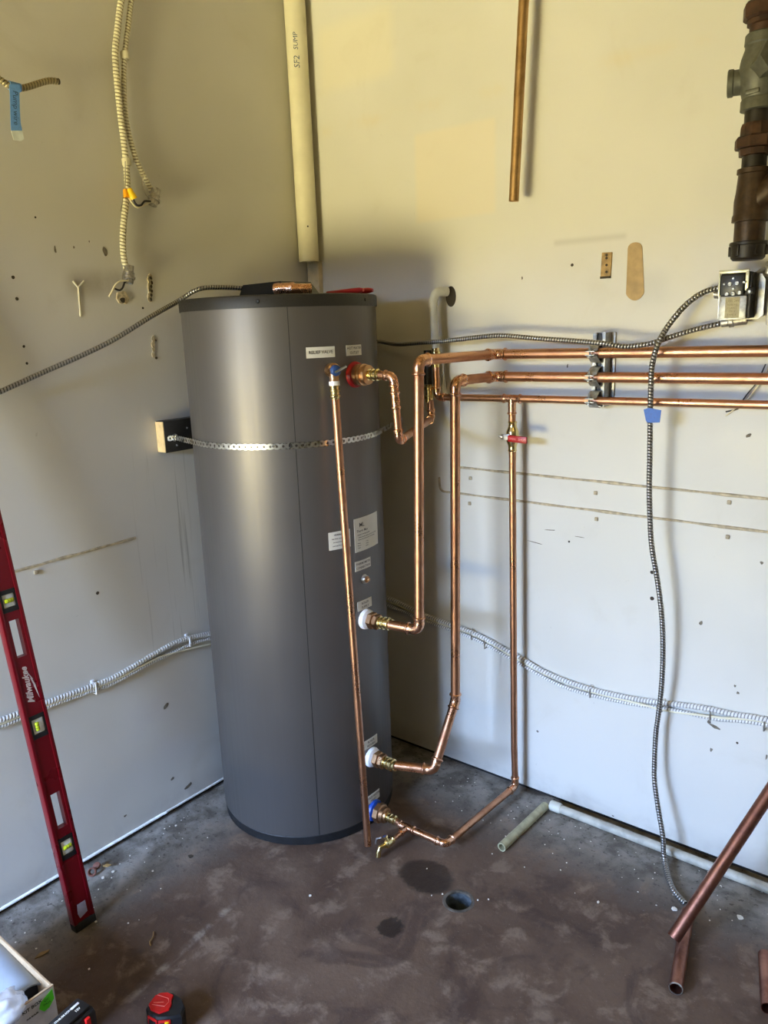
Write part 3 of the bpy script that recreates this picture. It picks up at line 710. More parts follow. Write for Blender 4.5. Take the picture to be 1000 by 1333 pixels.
b = B(); b.box((sx+sw/2+.005, -.004, zc_), (.014, .007, zh*1.0), None, .001); b.build('side_flange', 'steel_dull', stt)
for (zp, rp_, wh) in ((zA2+.002, RB, 'topmost'), (1.4595, RB, 'middle'), (1.394, RS, 'lowest')):
    cl = thing('pipe_clamp', 'two piece steel pipe clamp on the strut gripping the %s copper run' % wh, 'clamp', (sx-.002, yw, zp), 'pipe clamps on the strut')
    for sgn in (1, -1):
        pts = []; ri = rp_+.0006
        for i in range(9):
            a = R(90+sgn*0)+0; an = math.pi*(i/8)-math.pi/2      # from wall side (+y) round top to front
            pts.append((ri*math.sin(an)*-1, ri*math.cos(an)*sgn))
        pts = [(pts[0][0]+0, 0)]+pts+[(-ri, sgn*.0028), (-ri-.022, sgn*.0028)]
        prof = []
        prof = [(ri*math.cos(math.pi*i/8), sgn*ri*math.sin(math.pi*i/8)) for i in range(1, 8)]+[(-ri*.95, sgn*.0030), (-ri-.021, sgn*.0030)]
        prof = [(.0195, sgn*(ri+.0115)), (.004, sgn*(ri+.0095)), (-.004, sgn*(ri+.0035)), (-ri*.85, sgn*ri*.80), (-ri-.002, sgn*.0045), (-ri-.022, sgn*.0040)]
        b = B(); k = len(prof)
        for j, (py, pz) in enumerate(prof):
            a = prof[max(j-1, 0)]; c_ = prof[min(j+1, k-1)]; tx, tz = c_[0]-a[0], c_[1]-a[1]; L_ = math.hypot(tx, tz) or 1; ny, nz = -tz/L_, tx/L_
            if ny*py+nz*pz < 0 or (nz*sgn < 0): ny, nz = -ny, -nz
            for xx in (-.014, .014):
                b.v += [V((sx-.002+xx, yw+py, zp+pz)), V((sx-.002+xx, yw+py+ny*.0022, zp+pz+nz*.0022))]
        for j in range(k-1):
            q = j*4; b.f += [(q, q+2, q+6, q+4), (q+1, q+5, q+7, q+3), (q, q+4, q+5, q+1), (q+2, q+3, q+7, q+6)]
        b.f += [(0, 1, 3, 2), (k*4-4, k*4-2, k*4-1, k*4-3)]
        b.build('clamp_half', 'zinc', cl, 25)
    b = B(); yb = yw-rp_-.014
    b.lathe((sx-.006, yb, zp-.013), (0, 0, 1), [(0, .0028), (.034, .0028)], 8); b.hexn((sx-.006, yb, zp+.004), (0, 0, 1), .0075, .006); b.lathe((sx-.006, yb, zp-.012), (0, 0, 1), [(0, .0085), (.003, .0085), (.006, .007)], 14)
    b.build('clamp_bolt', 'zinc', cl)

# ------------------------------------------------------------------ old white supply pipe, big PVC pipe, hanging copper
pv = thing('old_supply_pipe', 'thin pale pipe with curved top going into a hole in the wall above copper runs', 'pipe', (.61, 0, 1.55))
ptop = at(566, 384, 1, -.05); pbot = V((ex.x-.003, yw, zr+.058))
hz = ptop.z
path = [pbot, V((ptop.x+.002, -.062, hz-.03))]
mid = [V((ptop.x+.003, -.060, hz-.010)), V((ptop.x+.006, -.050, hz+.004)), V((ptop.x+.012, -.034, hz+.010)), V((ptop.x+.022, -.01, hz+.010))]
B().tube([path[0], path[1], mid[0]], .0125, 16).build('pipe', 'pvc_pale', pv)
B().tube(smooth_path([V((ptop.x+.002, -.062, hz-.035)), V((ptop.x+.002, -.062, hz-.02))]+mid[1:], .006), .0150, 16).build('elbow', 'pvc_pale', pv)
hb = V((ptop.x+.030, 0, hz+.004)); pts = [V((hb.x+math.cos(2*math.pi*j/20)*.020, .001, hb.z-.010+math.sin(2*math.pi*j/20)*.033)) for j in range(20)]
B().prism(pts, (0, -.002, 0)).build('wall_hole', 'pit', wb)
bp0, bp1 = at(401, 341, 1, -.050), at(381, 0, 1, -.050)
dv = (bp1-bp0).normalized(); rpv = .0365
base_pt = V((bp0.x+.006, -.050, bp0.z)); dv = V((0, 0, 1))
pp = thing('drain_stack_pipe', 'wide cream plastic pipe with blue handwriting running down the wall corner', 'pipe', base_pt)
B().tube([base_pt, base_pt+V((-.004, 0, ZC-base_pt.z-.002))], rpv, 36, True, .031).build('pipe', 'pvc', pp)
def mpv(u, v):   # u along the pipe upwards, v across
    z_ = 2.562+u; a = R(-52)-v/rpv*-1
    return V((base_pt.x-.002+(rpv+.0006)*math.cos(a), -.050+(rpv+.0006)*math.sin(a), z_))
for wd_ in (('SF2', .028, -.052, -.001), ('SUMP', .022, .012, 0)): letters('handwriting', [wd_], lambda u, v: mpv(u, -v), 'pencil_ink', pp, shear=.15)
b = B()
b.lathe(base_pt+V((.028, -.026, .118)), (.7, -.7, 0), [(-.002, .003), (.001, .003), (.0012, .0005)], 8); b.build('nail_hole', 'pit', pp)
b = B(); b.box((.0365, -.012, 1.55), (.055, .022, 2*(1.862-1.55)), None, .001); cb = b.build('timber_batten', plain('cream_painted_timber', (214, 200, 160), .6, 0, .12, 30), None); tag(cb, 'cream painted timber batten in the corner behind tank under the wide pipe', 'batten')
hg0, hg1 = at(669, 262, 1, -.072), at(682, 0, 1, -.072)
o = B().tube([hg0, hg0+(hg1-hg0)*((ZC-.001-hg0.z)/(hg1.z-hg0.z))], .0145, 24, True, .0125).build('hanging_copper_pipe', 'copper_old', None)
tag(o, 'brown copper pipe hanging down from above with open cut end', 'pipe')

# ------------------------------------------------------------------ iron stack with check valve
iy = -.115; ix = 1.572; 
def iz(y): return at(972, y, 1, iy).z
ir = thing('iron_pipe_stack', 'black iron pipe stack with grey check valve hanging at upper right', 'pipe', (ix, iy, iz(338)))
def il(name, mat, prof, n=28, **k): return B().lathe((ix, iy, 0), (0, 0, 1), prof, n).build(name, mat, ir, 28)
S = lambda a: iz(a)
il('end_cap', 'iron_black', [(S(339), .033), (S(336), .0385), (S(320), .0395), (S(319), .043), (S(316), .043), (S(315), .041)], 28)
b = B()
for k in range(6):
    a = R(60*k+10); b.box((ix+.041*math.cos(a), iy+.041*math.sin(a), (S(333)+S(320))/2), (.006, .008, S(320)-S(333)), Matrix.Rotation(a, 3, 'Z'), .001)
b.build('cap_lug', 'iron_black', ir)['kind'] = 'stuff'
il('nipple', 'iron_brown', [(S(318), .0345), (S(286), .0345)])
b = B(); b.lathe((ix, iy, 0), (0, 0, 1), [(S(290), .0345), (S(289), .0415), (S(282), .0415), (S(279), .039), (S(262), .039), (S(250), .036), (S(228), .033), (S(227), .0365), (S(221), .0365), (S(220), .031)], 28)
b.lathe((ix+.01, iy, (S(262)+S(270))/2), (1, 0, .85), [(0, .034), (.10, .033), (.13, .033), (.131, .041), (.155, .041)], 24); b.build('wye', 'iron_brown', ir)
il('nipple', 'iron_black', [(S(222), .0275), (S(200), .0275)])
b = B(); b.lathe((ix, iy, 0), (0, 0, 1), [(S(205), .031), (S(204), .036), (S(196), .037)], 8); b.lathe((ix, iy, 0), (0, 0, 1), [(S(195), .044), (S(193), .0465), (S(182), .0465), (S(180), .043)], 8); b.lathe((ix, iy, 0), (0, 0, 1), [(S(180), .036), (S(168), .035), (S(163), .032)], 12); b.build('union', 'iron_rust', ir, 20)
il('nipple', 'iron_black', [(S(165), .028), (S(142), .028)])
b = B(); b.lathe((ix, iy, 0), (0, 0, 1), [(S(147), .034), (S(146), .0385), (S(134), .0385), (S(131), .036), (S(124), .039), (S(110), .045), (S(95), .047), (S(80), .043), (S(67), .036), (S(64), .036), (S(62), .038), (S(50), .037), (S(48), .034)], 28)
b.lathe((ix-.030, iy, S(106)), (-1, -.25, 0), [(0, .028), (.026, .0275), (.028, .030), (.038, .030), (.040, .027)], 24)
b.lathe((ix+.01, iy-.02, S(96)), (.8, -.8, .3), [(0, .034), (.035, .033), (.037, .037), (.050, .037)], 6); b.build('check_valve', 'iron_cast', ir, 30)
B().box((ix-.004, iy-.040, S(126)), (.030, .006, .010), Matrix.Rotation(R(-4), 3, 'Y'), .002).build('cast_mark', 'iron_cast', ir)
B().prism([(ix+.028, iy-.041, S(118)), (ix+.042, iy-.036, S(118)), (ix+.036, iy-.038, S(102))], (0, -.003, 0)).build('flow_arrow', plain('pale_cast_arrow', (128, 128, 116), .5), ir)
il('nipple', 'iron_rust', [(S(52), .0295), (S(32), .0295)])
b = B(); b.lathe((ix, iy, 0), (0, 0, 1), [(S(38), .033), (S(37), .036), (S(31), .036)], 12); b.lathe((ix, iy, 0), (0, 0, 1), [(S(31), .040), (S(28), .0455), (S(12), .0455), (S(8), .040)], 8); b.lathe((ix, iy, 0), (0, 0, 1), [(S(8), .032), (S(-4), .032)], 16); b.build('union', 'iron_rust', ir, 20)
il('nipple', 'iron_black', [(S(-3), .029), (ZC-.002, .029)])

# ------------------------------------------------------------------ relay box
bx0 = at(936, 390, 1, -.048); rb = thing('relay_box', 'open electrical control box with screw terminals on back wall at right', 'electrical box', (1.55, 0, 1.61))
X0, X1, Z0, Z1 = 1.490, 1.600, 1.606, 1.716
B().box(((X0+X1)/2, -.022, (Z0+Z1)/2), (X1-X0-.012, .042, Z1-Z0-.012), None, .004).build('back_box', 'steel_dull', rb)
pts = [(X0+.008, -.044, Z1), (X1-.010, -.044, Z1), (X1, -.044, Z1-.014), (X1, -.044, Z0+.010), (X1-.012, -.044, Z0), (X0+.006, -.044, Z0), (X0, -.044, Z0+.006), (X0, -.044, Z1-.016)]
B().prism(pts, (0, -.003, 0)).build('cover_plate', 'zinc', rb)
cx0, cx1 = 1.507, 1.572; cf = -.098; tz0, tz1 = 1.608, 1.722; zm = 1.664
b = B(); b.box(((cx0+cx1)/2, (cf-.044)/2-.002, (tz0+zm)/2), (cx1-cx0, .050, zm-tz0), None, .0015); b.build('transformer_case', 'zinc', rb)
b = B(); b.box(((cx0+cx1)/2, cf-.0008, (tz0+zm)/2), (.034, .001, (zm-tz0)*.9)); pl_ = b.build('case_label', plain('worn_brown_print', (168, 158, 122), .6, 0, .1, 90), rb)
letters('lettering', [('COIL 24V', .008, 0, .016), ('50/60 Hz', .0065, 0, .007), ('CLASS 2', .0065, 0, -.001), ('120 V', .0065, 0, -.009), ('TYPE R', .0075, 0, -.018)], lambda u, v: V(((cx0+cx1)/2+u, cf-.0017, (tz0+zm)/2+v)), plain('brown_print', (120, 108, 70), .6), pl_)
b = B(); b.box((cx1+.0035, -.068, (tz0+tz1)/2), (.007, .044, (tz1-tz0)*.96), None, .001); b.build('side_core', 'transformer', rb)
b = B(); b.box(((cx0+cx1)/2, -.070, (zm+tz1)/2), (cx1-cx0, .044, tz1-zm), None, .002); b.build('relay_housing', 'transformer', rb)
b = B()
for (xa, xb_, za, zb_) in ((cx0-.004, cx1+.002, tz1-.003, tz1+.005), (cx1-.006, cx1+.002, zm+.012, tz1), (cx0-.004, cx0, zm, tz1)):
    b.box(((xa+xb_)/2, cf+.002, (za+zb_)/2), (xb_-xa, .006, zb_-za), None, .001)
b.build('brass_frame', plain('yellowed_chromate_plate', (.50, .48, .34, 1), .38, .85), rb)
b = B(); b.box(((cx0+cx1)/2-.003, cf+.002, (zm+tz1)/2-.002), (cx1-cx0-.008, .012, tz1-zm-.006), None, .004); b.box((cx1+.006, cf+.004, zm+.010), (.018, .012, .016), None, .003); b.build('terminal_panel', 'black_plastic', rb)
for (x, y, big) in ((950.5, 370, 1), (960, 368.5, 1), (955, 376, .6), (946.5, 383, 1), (954.8, 382.5, 1), (963, 381, 1), (955, 362.5, .55), (943, 370, .5), (969, 367.5, .6), (976, 379.5, .8)):
    q = at(x, y, 1, cf-.005); b = B(); b.lathe(q, (0, -1, 0), [(-.002, .0052*big), (.002, .0052*big), (.003, .004*big)], 14); s_ = b.build('terminal_screw', 'zinc', rb)
    if big > .9: b = B(); b.box(q+V((0, -.0032, 0)), (.009, .0008, .0012)); sub(b.build('screw_slot', 'pit', None), s_)
b = B(); q = V(((cx0+cx1)/2-.012, -.03, Z0-.004)); b.lathe(q, (-1, -.1, -.12), [(-.03, .012), (0, .012), (.002, .0145), (.012, .0145), (.014, .011), (.03, .0105)], 16); b.box(q+V((-.02, -.008, .010)), (.022, .006, .010), None, .001); b.build('cable_connector', 'steel_dull', rb)
b = B(); q = V((X0-.002, -.026, 1.672)); b.lathe(q, (-1, 0, 0), [(-.006, .013), (.004, .013), (.006, .011), (.014, .0105)], 16); b.build('side_connector', 'steel_dull', rb)
b = B(); q = V((X1+.004, -.03, Z1+.012)); b.lathe(q, (.25, 0, 1), [(-.014, .010), (.004, .010), (.006, .013), (.014, .013), (.016, .009)], 14); b.tube([q+V((-.01, 0, .0)), q+V((-.03, -.006, -.012))], .006, 10); b.build('top_connector', 'steel_dull', rb)
b = B(); b.box((X1+.060, -.03, 1.655), (.10, .055, .13), None, .003); o = b.build('junction_box', 'steel_dull', None); tag(o, 'plain grey metal box at right frame edge beside the open control box', 'electrical box')

# ------------------------------------------------------------------ cables
def bk(pts, y): return [at(x_, y_, 1, y if not hasattr(y, '__len__') else y[i]) for i, (x_, y_) in enumerate(pts)]
def lf(pts, x): return [at(x_, y_, 0, x if not hasattr(x, '__len__') else x[i]) for i, (x_, y_) in enumerate(pts)]
o = armour([at(470, 444, 1, -.03)]+bk([(490, 444), (515, 448), (540, 447), (583, 443.5), (627, 438.5), (656, 437), (699, 440.5), (743, 443.5), (781, 446.5), (807, 450.5), (818, 451), (844, 448), (875, 438), (909, 428), (938, 421.5)],
    [-.03, -.05, -.07, -.09, -.095, -.092, -.095, -.1, -.112, -.108, -.105, -.10, -.075, -.05, -.034]), .0075).build('armoured_cable', 'armour', None)
tag(o, 'grey armoured cable running level above copper pipes from tank to control box', 'cable')
hp = [(937, 374.5), (917, 380), (896, 394), (878, 413.5), (865, 432), (855.7, 450), (849, 476), (847.6, 502), (846.8, 528), (846.3, 580), (846, 604), (845.5, 639), (848, 705), (855.7, 753.6), (861.4, 797.6), (863.2, 841.6), (862, 885.6), (858, 925), (854, 956), (852, 1000), (852.6, 1020), (857.5, 1055), (863, 1088)]
hy = [-.028, -.045, -.065, -.085, -.10, -.118, -.118, -.115, -.113, -.11, -.108, -.105, -.10, -.095, -.088, -.082, -.075, -.066, -.062, -.070, -.078, -.092, -.105]
o = armour(bk(hp, hy)+[at(865, 1119, 1, -.118), at(873, 1150, 2, .0125), at(880, 1163, 2, .0085), at(893, 1177, 2, .0085)], .0078).build('armoured_cable', 'armour', None)
tag(o, 'dark grey armoured cable hanging from control box down to the floor', 'cable')
tpc = at(847, 541, 1, -.1128)
b = B(); pts = []
for (x, y) in ((838, 533), (845, 531), (861, 534), (859, 550), (848, 550.5), (841, 548)):
    q = at(x, y, 1, -.124); pts.append(q)
b.prism(pts, (0, .0012, 0)); b.tube([tpc+V((0, 0, .018)), tpc+V((0, 0, -.018))], .0095, 16); o = b.build('tape_flag', 'tape_deep', None); tag(o, 'bright blue tape flag wrapped round the hanging grey cable', 'tape')
# lower painted cables on the back wall
c1 = [(497, 775), (520, 785), (560, 803.5), (617, 824), (670, 852), (714, 877), (767, 896.5), (824, 909.5), (859, 914.5), (912, 921), (955, 930), (1012, 941)]
o = armour(bk(c1, -.010)+[V((2.1, -.010, .50)), V((2.8, -.010, .56))], .0085, .0095).build('armoured_cable', 'bare_armour', None); tag(o, 'upper white armoured cable sagging across lower back wall', 'cable')
c2 = [(497, 784), (520, 794), (560, 810.5), (617, 831), (670, 860), (723, 889), (767, 904), (824, 916.5), (868, 922.5), (912, 932), (934, 936), (1012, 947)]
o = armour(bk(c2, -.009)+[V((2.1, -.009, .485)), V((2.8, -.009, .545))], .0065, .0085).build('armoured_cable', 'bare_armour', None); tag(o, 'thinner white armoured cable lowest of bundle across lower back wall', 'cable')
c3_ = [(497, 779), (560, 806.5), (617, 826.5), (670, 856), (714, 879.5), (767, 899.5), (824, 914), (868, 925), (912, 931), (940, 934.5), (1012, 943.5)]
o = B().tube(smooth_path(bk(c3_, -.0125)+[V((2.1, -.0125, .493)), V((2.8, -.0125, .552))], .02), .0038, 10).build('painted_wire', 'pvc', None); tag(o, 'smooth white wire lying between the two armoured cables on back wall', 'cable')
def staple(x, y, side, w_=.030, lean=.2):
    ax = 1 if side == 'b' else 0; q = at(x, y, ax, 0); nrm = V((0, -1, 0)) if side == 'b' else V((1, 0, 0)); u = V((1, 0, 0)) if side == 'b' else V((0, 1, 0))
    b = B(); a = q+V((0, 0, w_/2)); c_ = q-V((0, 0, w_/2))
    b.tube([a, a+nrm*.019, c_+nrm*.017, c_], .0022, 8); b.box(a+V((0, 0, .004))+nrm*.002, (.012, .004, .010) if side == 'b' else (.004, .012, .010), None, .001)
    return b
for (x, y, sd_) in ((617, 826, 'b'), (634, 837, 'b'), (771, 900, 'b'), (864, 918, 'b'), (927, 929, 'b'), (997, 942, 'b')):
    o = staple(x, y, sd_).build('cable_staple', 'steel_dull', None); 
    tag(o, 'small wire staple holding the white cables, %s' % {617: 'left one near the tall copper pipes', 634: 'just right of the leftmost one', 771: 'between thin copper riser and hanging cable', 864: 'where the grey cable hangs across', 927: 'above the dark paint scar', 997: 'at the right frame edge'}[x], 'staple', 'staples on the back wall')
# lower painted cables on the left wall
l1 = [(-14, 942), (0, 938), (60, 915), (120, 893), (150, 881), (200, 852), (235, 834), (275, 824.5)]
o = armour(lf(l1, .010), .0085, .0095).build('armoured_cable', 'bare_armour', None); tag(o, 'upper white armoured cable rising along lower left wall to the tank', 'cable')
l2 = [(-14, 950), (0, 946), (30, 934), (60, 920.5), (120, 899), (150, 888), (200, 861), (232, 846), (255, 836), (275, 831)]
o = armour(lf(l2, .009), .0065, .0085).build('armoured_cable', 'bare_armour', None); tag(o, 'lower thin white armoured cable rising along lower left wall', 'cable')
l3 = [(-14, 946), (0, 943), (60, 918.5), (120, 896.5), (150, 885), (200, 859), (222, 851), (250, 844), (275, 838)]
o = B().tube(smooth_path(lf(l3, .0125), .02), .0036, 10).build('painted_wire', 'pvc', None); tag(o, 'smooth white wire between the armoured cables on left wall', 'cable')
for (x, y) in ((121, 895), (243, 834)):
    o = staple(x, y, 'l', .034).build('cable_staple', 'white_plastic', None); tag(o, 'white staple over cables on left wall, %s' % ('nearer the red level' if x < 200 else 'nearer the tank'), 'staple', 'staples on the left wall')
# cable onto the tank top
tl = [at(-14, 516, 0, .03), at(0, 510, 0, .04), at(60, 483, 0, .05), at(110, 461, 0, .07), at(150, 441, 0, .09), at(195, 413, 0, .11)]
tl += [V((.15, -.50, 1.748)), V((.19, -.46, 1.752))]
q0 = at(230, 392, 0, .10); q1 = at(262, 381, 1, -.60); q2 = at(300, 377, 1, -.50)
tl = tl[:6]+[at(232, 392, 0, .09), V((.13, -.63, 1.752)), V((.15, -.55, 1.757)), V((.185, -.46, 1.752))]
o = armour(tl, .0075).build('armoured_cable', 'armour', None); tag(o, 'grey armoured cable crossing left wall and resting on the tank lid', 'cable')
# upper left conduits
u1 = [(165, -20), (158, 0), (153, 40), (150, 70), (152, 100), (157, 150), (163, 200), (166, 240), (164.5, 262), (161, 290), (160, 320), (162, 340), (166, 352)]
cbl = thing('armoured_cable', 'long pale armoured cable hanging on upper left wall ending in lower connector', 'cable', at(165, 355, 0, .02))
armour(lf(u1, .022), .0095, .0095).build('armour', 'armour_pale', cbl)
u2 = [(176, -20), (171, 0), (166, 40), (162, 75), (161, 110), (163, 145), (169, 180), (179, 212), (190, 234), (198, 249)]
cb2 = thing('armoured_cable', 'pale armoured cable on upper left wall bending right to upper connector', 'cable', at(200, 256, 0, .02))
armour(lf(u2, .020), .0080, .0085).build('armour', 'armour_pale', cb2)
def connector(par, x, y, dx, dy):
    q = at(x, y, 0, .030); q2_ = at(x+dx, y+dy, 0, .030); d = (q2_-q).normalized()
    b = B(); b.lathe(q, d, [(-.030, .011), (-.012, .012), (-.010, .015), (.0, .015), (.002, .019), (.008, .019), (.009, .015), (.022, .0145), (.022, .011), (.014, .010)], 16, False)
    b.lathe(q+d*.013, d, [(0, .0101), (.001, .0001)], 16)
    side = d.cross(V((1, 0, 0))); b.box(q-d*.018+side*.012+V((.004, 0, 0)), (.012, .012, .016), None, .002); b.lathe(q-d*.014+side*.014, (1, 0, 0), [(-.012, .0035), (.014, .0035), (.0145, .006), (.018, .006)], 8)
    b.build('cable_connector', 'steel_dull', par); return q+d*.018
e1 = connector(cbl, 168, 359, -1, 9)
e2_ = connector(cb2, 201, 258, -3, 9)
def wire(par, pts, x, r, mat, name='wire'): B().tube(smooth_path(lf(pts, x), .006), r, 8).build(name, mat, par)
wire(cbl, [(166, 364), (162, 368), (160, 374), (156, 378), (150, 376)], .04, .0030, 'wire_black')
wire(cbl, [(167, 365), (157, 366), (150, 371), (146, 379), (142, 386)], .045, .0028, 'wire_white')
wire(cbl, [(164, 346), (160, 356), (159, 364)], .036, .0016, 'wire_bare', 'bond_wire')
wire(cb2, [(196, 262), (188, 262), (184, 267), (178, 267), (174, 261), (173, 257)], .045, .0030, 'wire_black')
wire(cb2, [(196, 263), (189, 266), (179, 270), (173, 265), (168, 258)], .040, .0028, 'wire_white')
wire(cb2, [(194, 259), (188, 250), (186, 238), (186, 230)], .036, .0016, 'wire_bare', 'bond_wire')
wire(cbl, [(163, 210), (163, 240), (160, 258), (157, 275)], .034, .0016, 'wire_bare', 'bond_wire')
for (xa, ya, xb2, yb2, mt, nm, lb_) in ((163, 246, 165.5, 257, 'orange_plastic', cb2, 'orange wire connector'), (168, 245, 174.5, 259, 'yellow_plastic', cb2, 'yellow wire connector')):
    q, q2_ = at(xa, ya, 0, .036 if mt[0] == 'o' else .052), at(xb2, yb2, 0, .038 if mt[0] == 'o' else .054); L = (q2_-q).length
    B().lathe(q, q2_-q, [(0, .005), (.003, .0075), (L*.5, .0085), (L*.6, .0095), (L, .0105)], 12).build('wire_nut', mt, nm)['label'] = lb_
for (x, y) in ((162.5, 72), (164.5, 211)):
    q = at(x, y, 0, .020); b = B(); b.lathe(q-V((0, 0, .010)), (0, 0, 1), [(0, .0115), (.003, .0128), (.017, .0128), (.020, .0115)], 16); b.box(q+V((-.008, .010, 0)), (.018, .012, .016), None, .002); o = b.build('cable_clip', 'armour_pale', None)
    tag(o, 'painted clip fixing the pale cables to left wall, %s' % ('near top of photo' if y < 100 else 'above the yellow wire connector'), 'clip', 'clips on the upper left wall')
# stub at far left with blue tape
st_ = [(-25, 88), (-8, 98), (5, 107), (14, 112.5), (26, 115), (40, 112), (55, 107), (66, 105), (74, 106)]
sb = thing('cable_stub', 'short cut end of armoured cable poking in at upper left', 'cable', at(30, 114, 0, .05))
armour(lf(st_, .05), .0085, .0085).build('armour', 'armour_tan', sb)
B().lathe(at(73, 106, 0, .05), at(80, 106, 0, .05)-at(73, 106, 0, .05), [(0, .0078), (.008, .0078), (.009, .006)], 12).build('cut_end', 'pit', sb)
tp_ = thing('tape_flag', 'long pale blue tape flag with handwriting hanging from the cable stub', 'tape', at(20, 115, 0, .06))
ps = [((12, 110), (26, 110)), ((13, 125), (25.5, 125)), ((13.5, 145), (26, 145)), ((14, 160), (27, 160)), ((14.5, 170), (29, 170))]
b = B(); k = len(ps)
for (a, c_) in ps:
    for q in (at(*a, 0, .062), at(*c_, 0, .064)): b.v += [q, q+V((-.0012, 0, 0))]
for i in range(k-1): q = i*4; b.f += [(q, q+2, q+6, q+4), (q+1, q+5, q+7, q+3), (q, q+4, q+5, q+1), (q+2, q+3, q+7, q+6)]
b.f += [(0, 1, 3, 2), (4*k-4, 4*k-2, 4*k-1, 4*k-3)]
b.tube([at(11.5, 111, 0, .05), at(26, 114.5, 0, .05)], .0105, 14); b.build('tape', 'tape', tp_)
b = B(); ee = [at(14.5, 170, 0, .0625), at(29, 170, 0, .0645), at(31.5, 181, 0, .066), at(27, 183.5, 0, .060), at(18, 182, 0, .062)]
b.prism(ee, (-.0012, 0, 0)); b.build('folded_tip', plain('pale_tape_back', (205, 212, 205), .6), tp_)
ttop, tbot = at(19.5, 118, 0, .0645), at(21, 166, 0, .0650); tl_ = (tbot-ttop).length; tdn = (tbot-ttop).normalized()
for wd_ in (('Pump', tl_*.22, tl_*.25, 0), ('wire', tl_*.22, tl_*.74, 0)): letters('handwriting', [wd_], lambda u, v: ttop+tdn*u+V((.0008, 0, 0))+V((0, 1, 0))*v, 'tape_ink', tp_, shear=.1)

# ------------------------------------------------------------------ on the tank lid
jb = thing('control_cover', 'low black plastic cover sitting on the tank lid', 'cover', (.28, -.44, ZCAP))
a_ = at(327, 376, 1, -.44).x; c_x = at(398, 376, 1, -.44).x
zt_ = at(360, 368.5, 1, -.44).z
pts = [(a_, -.50, ZCAP), (c_x, -.50, ZCAP), (c_x-.045, -.50, zt_), (a_+.03, -.50, zt_-.002)]
B().prism(pts, (0, .13, 0)).build('cover', 'black_plastic', jb)
B().box(((a_+c_x)/2, -.435, ZCAP+.006), (c_x-a_+.02, .15, .010), None, .003).build('flange', 'black_plastic', jb)
q0, q1 = at(365, 374.5, 1, -.54), at(396, 379, 1, -.54)
ce_ = thing('copper_elbow', 'loose copper elbow fitting lying on the tank lid', 'fitting', (q0.x, -.54, ZCAP+.016))
pts_ = [V((q0.x, -.56, ZCAP+.020)), V((q0.x+.030, -.55, ZCAP+.022)), V((q0.x+.060, -.535, ZCAP+.018)), V((q0.x+.085, -.50, ZCAP+.017))]
sp_ = smooth_path(pts_, .006); rr = [.0172 if i < 3 else (.0150 if i < 6 else .0160) for i in range(len(sp_))]
B().tube(sp_, rr, 20, True, .0135).build('elbow_body', 'copper_fit', ce_)
pl = thing('pliers', 'red handled pliers lying on the tank lid', 'pliers', (.45, -.35, ZCAP))
h0, h1 = at(473, 376.5, 1, -.36), at(426, 378.5, 1, -.36)
for k, (dy, dzz) in enumerate(((0, .003), (.045, .0))):
    a = V((h0.x, h0.y+dy, ZCAP+.012)); c_ = V((h1.x, h1.y+dy*.3, ZCAP+.010))
    B().tube([a, a.lerp(c_, .1), a.lerp(c_, .5)+V((0, .006, 0)), c_], [.005, .0085, .0085, .006], 12).build('handle', 'red_plastic', pl)
b = B(); b.box((h1.x-.02, h1.y+.008, ZCAP+.008), (.036, .022, .010), None, .003); b.prism([(h1.x-.035, h1.y-.003, ZCAP+.004), (h1.x-.035, h1.y+.018, ZCAP+.004), (h1.x-.085, h1.y+.008, ZCAP+.004)], (0, 0, .008)); b.build('jaws', 'steel', pl)

# ------------------------------------------------------------------ spirit level
LA = V((.245, -1.31, 0)); LD = V((-.215, -.048, 1.83)); LL = LD.length; LD.normalize()
LW = V((0, 1, 0)); LW = (LW-LD*LW.dot(LD)).normalized(); LN = LW.cross(LD)
LT = .027; HW = .0315
lvl = thing('spirit_level', 'long red spirit level leaning against the left wall', 'level', LA)
def lp(s_, w_, n_): return LA+LD*s_+LW*w_+LN*n_
LM = Matrix((LW, LD, LN)).transposed()           # columns: width, length, normal
off = .004
wins = [(.936, .996, 'v'), (.811, .913, 's'), (.580, .646, 'v'), (.311, .414, 's'), (.218, .284, 'v'), (1.40, 1.46, 'v'), (1.53, 1.63, 's')]
wins.sort()
b = B()
for s_ in (-1, 1):
    b.box(lp(LL/2, s_*(HW-.005), -LT/2), (.010, LL-.03, LT), LM, .0015)
wh = .013; cur = .02
wc = .001
segs = []
for (a, c_, k) in wins: segs.append((cur, a)); cur = c_
segs.append((cur, LL-.02))
for (a, c_) in segs: b.box(lp((a+c_)/2, 0, -LT/2), (2*HW-.018, c_-a, LT-.006), LM)
for (a, c_, k) in wins:
    if k == 's':
        for s_ in (-1, 1): b.box(lp((a+c_)/2, wc+s_*(wh+(HW-.009-wh)/2), -LT/2), (HW-.009-wh, c_-a, LT-.006), LM)
b.build('body', 'red_alu', lvl)
for e in (0.012, LL-.012): B().box(lp(e, 0, -LT/2), (2*HW+.001, .024, LT+.002), LM, .003).build('end_cap', 'rubber', lvl)
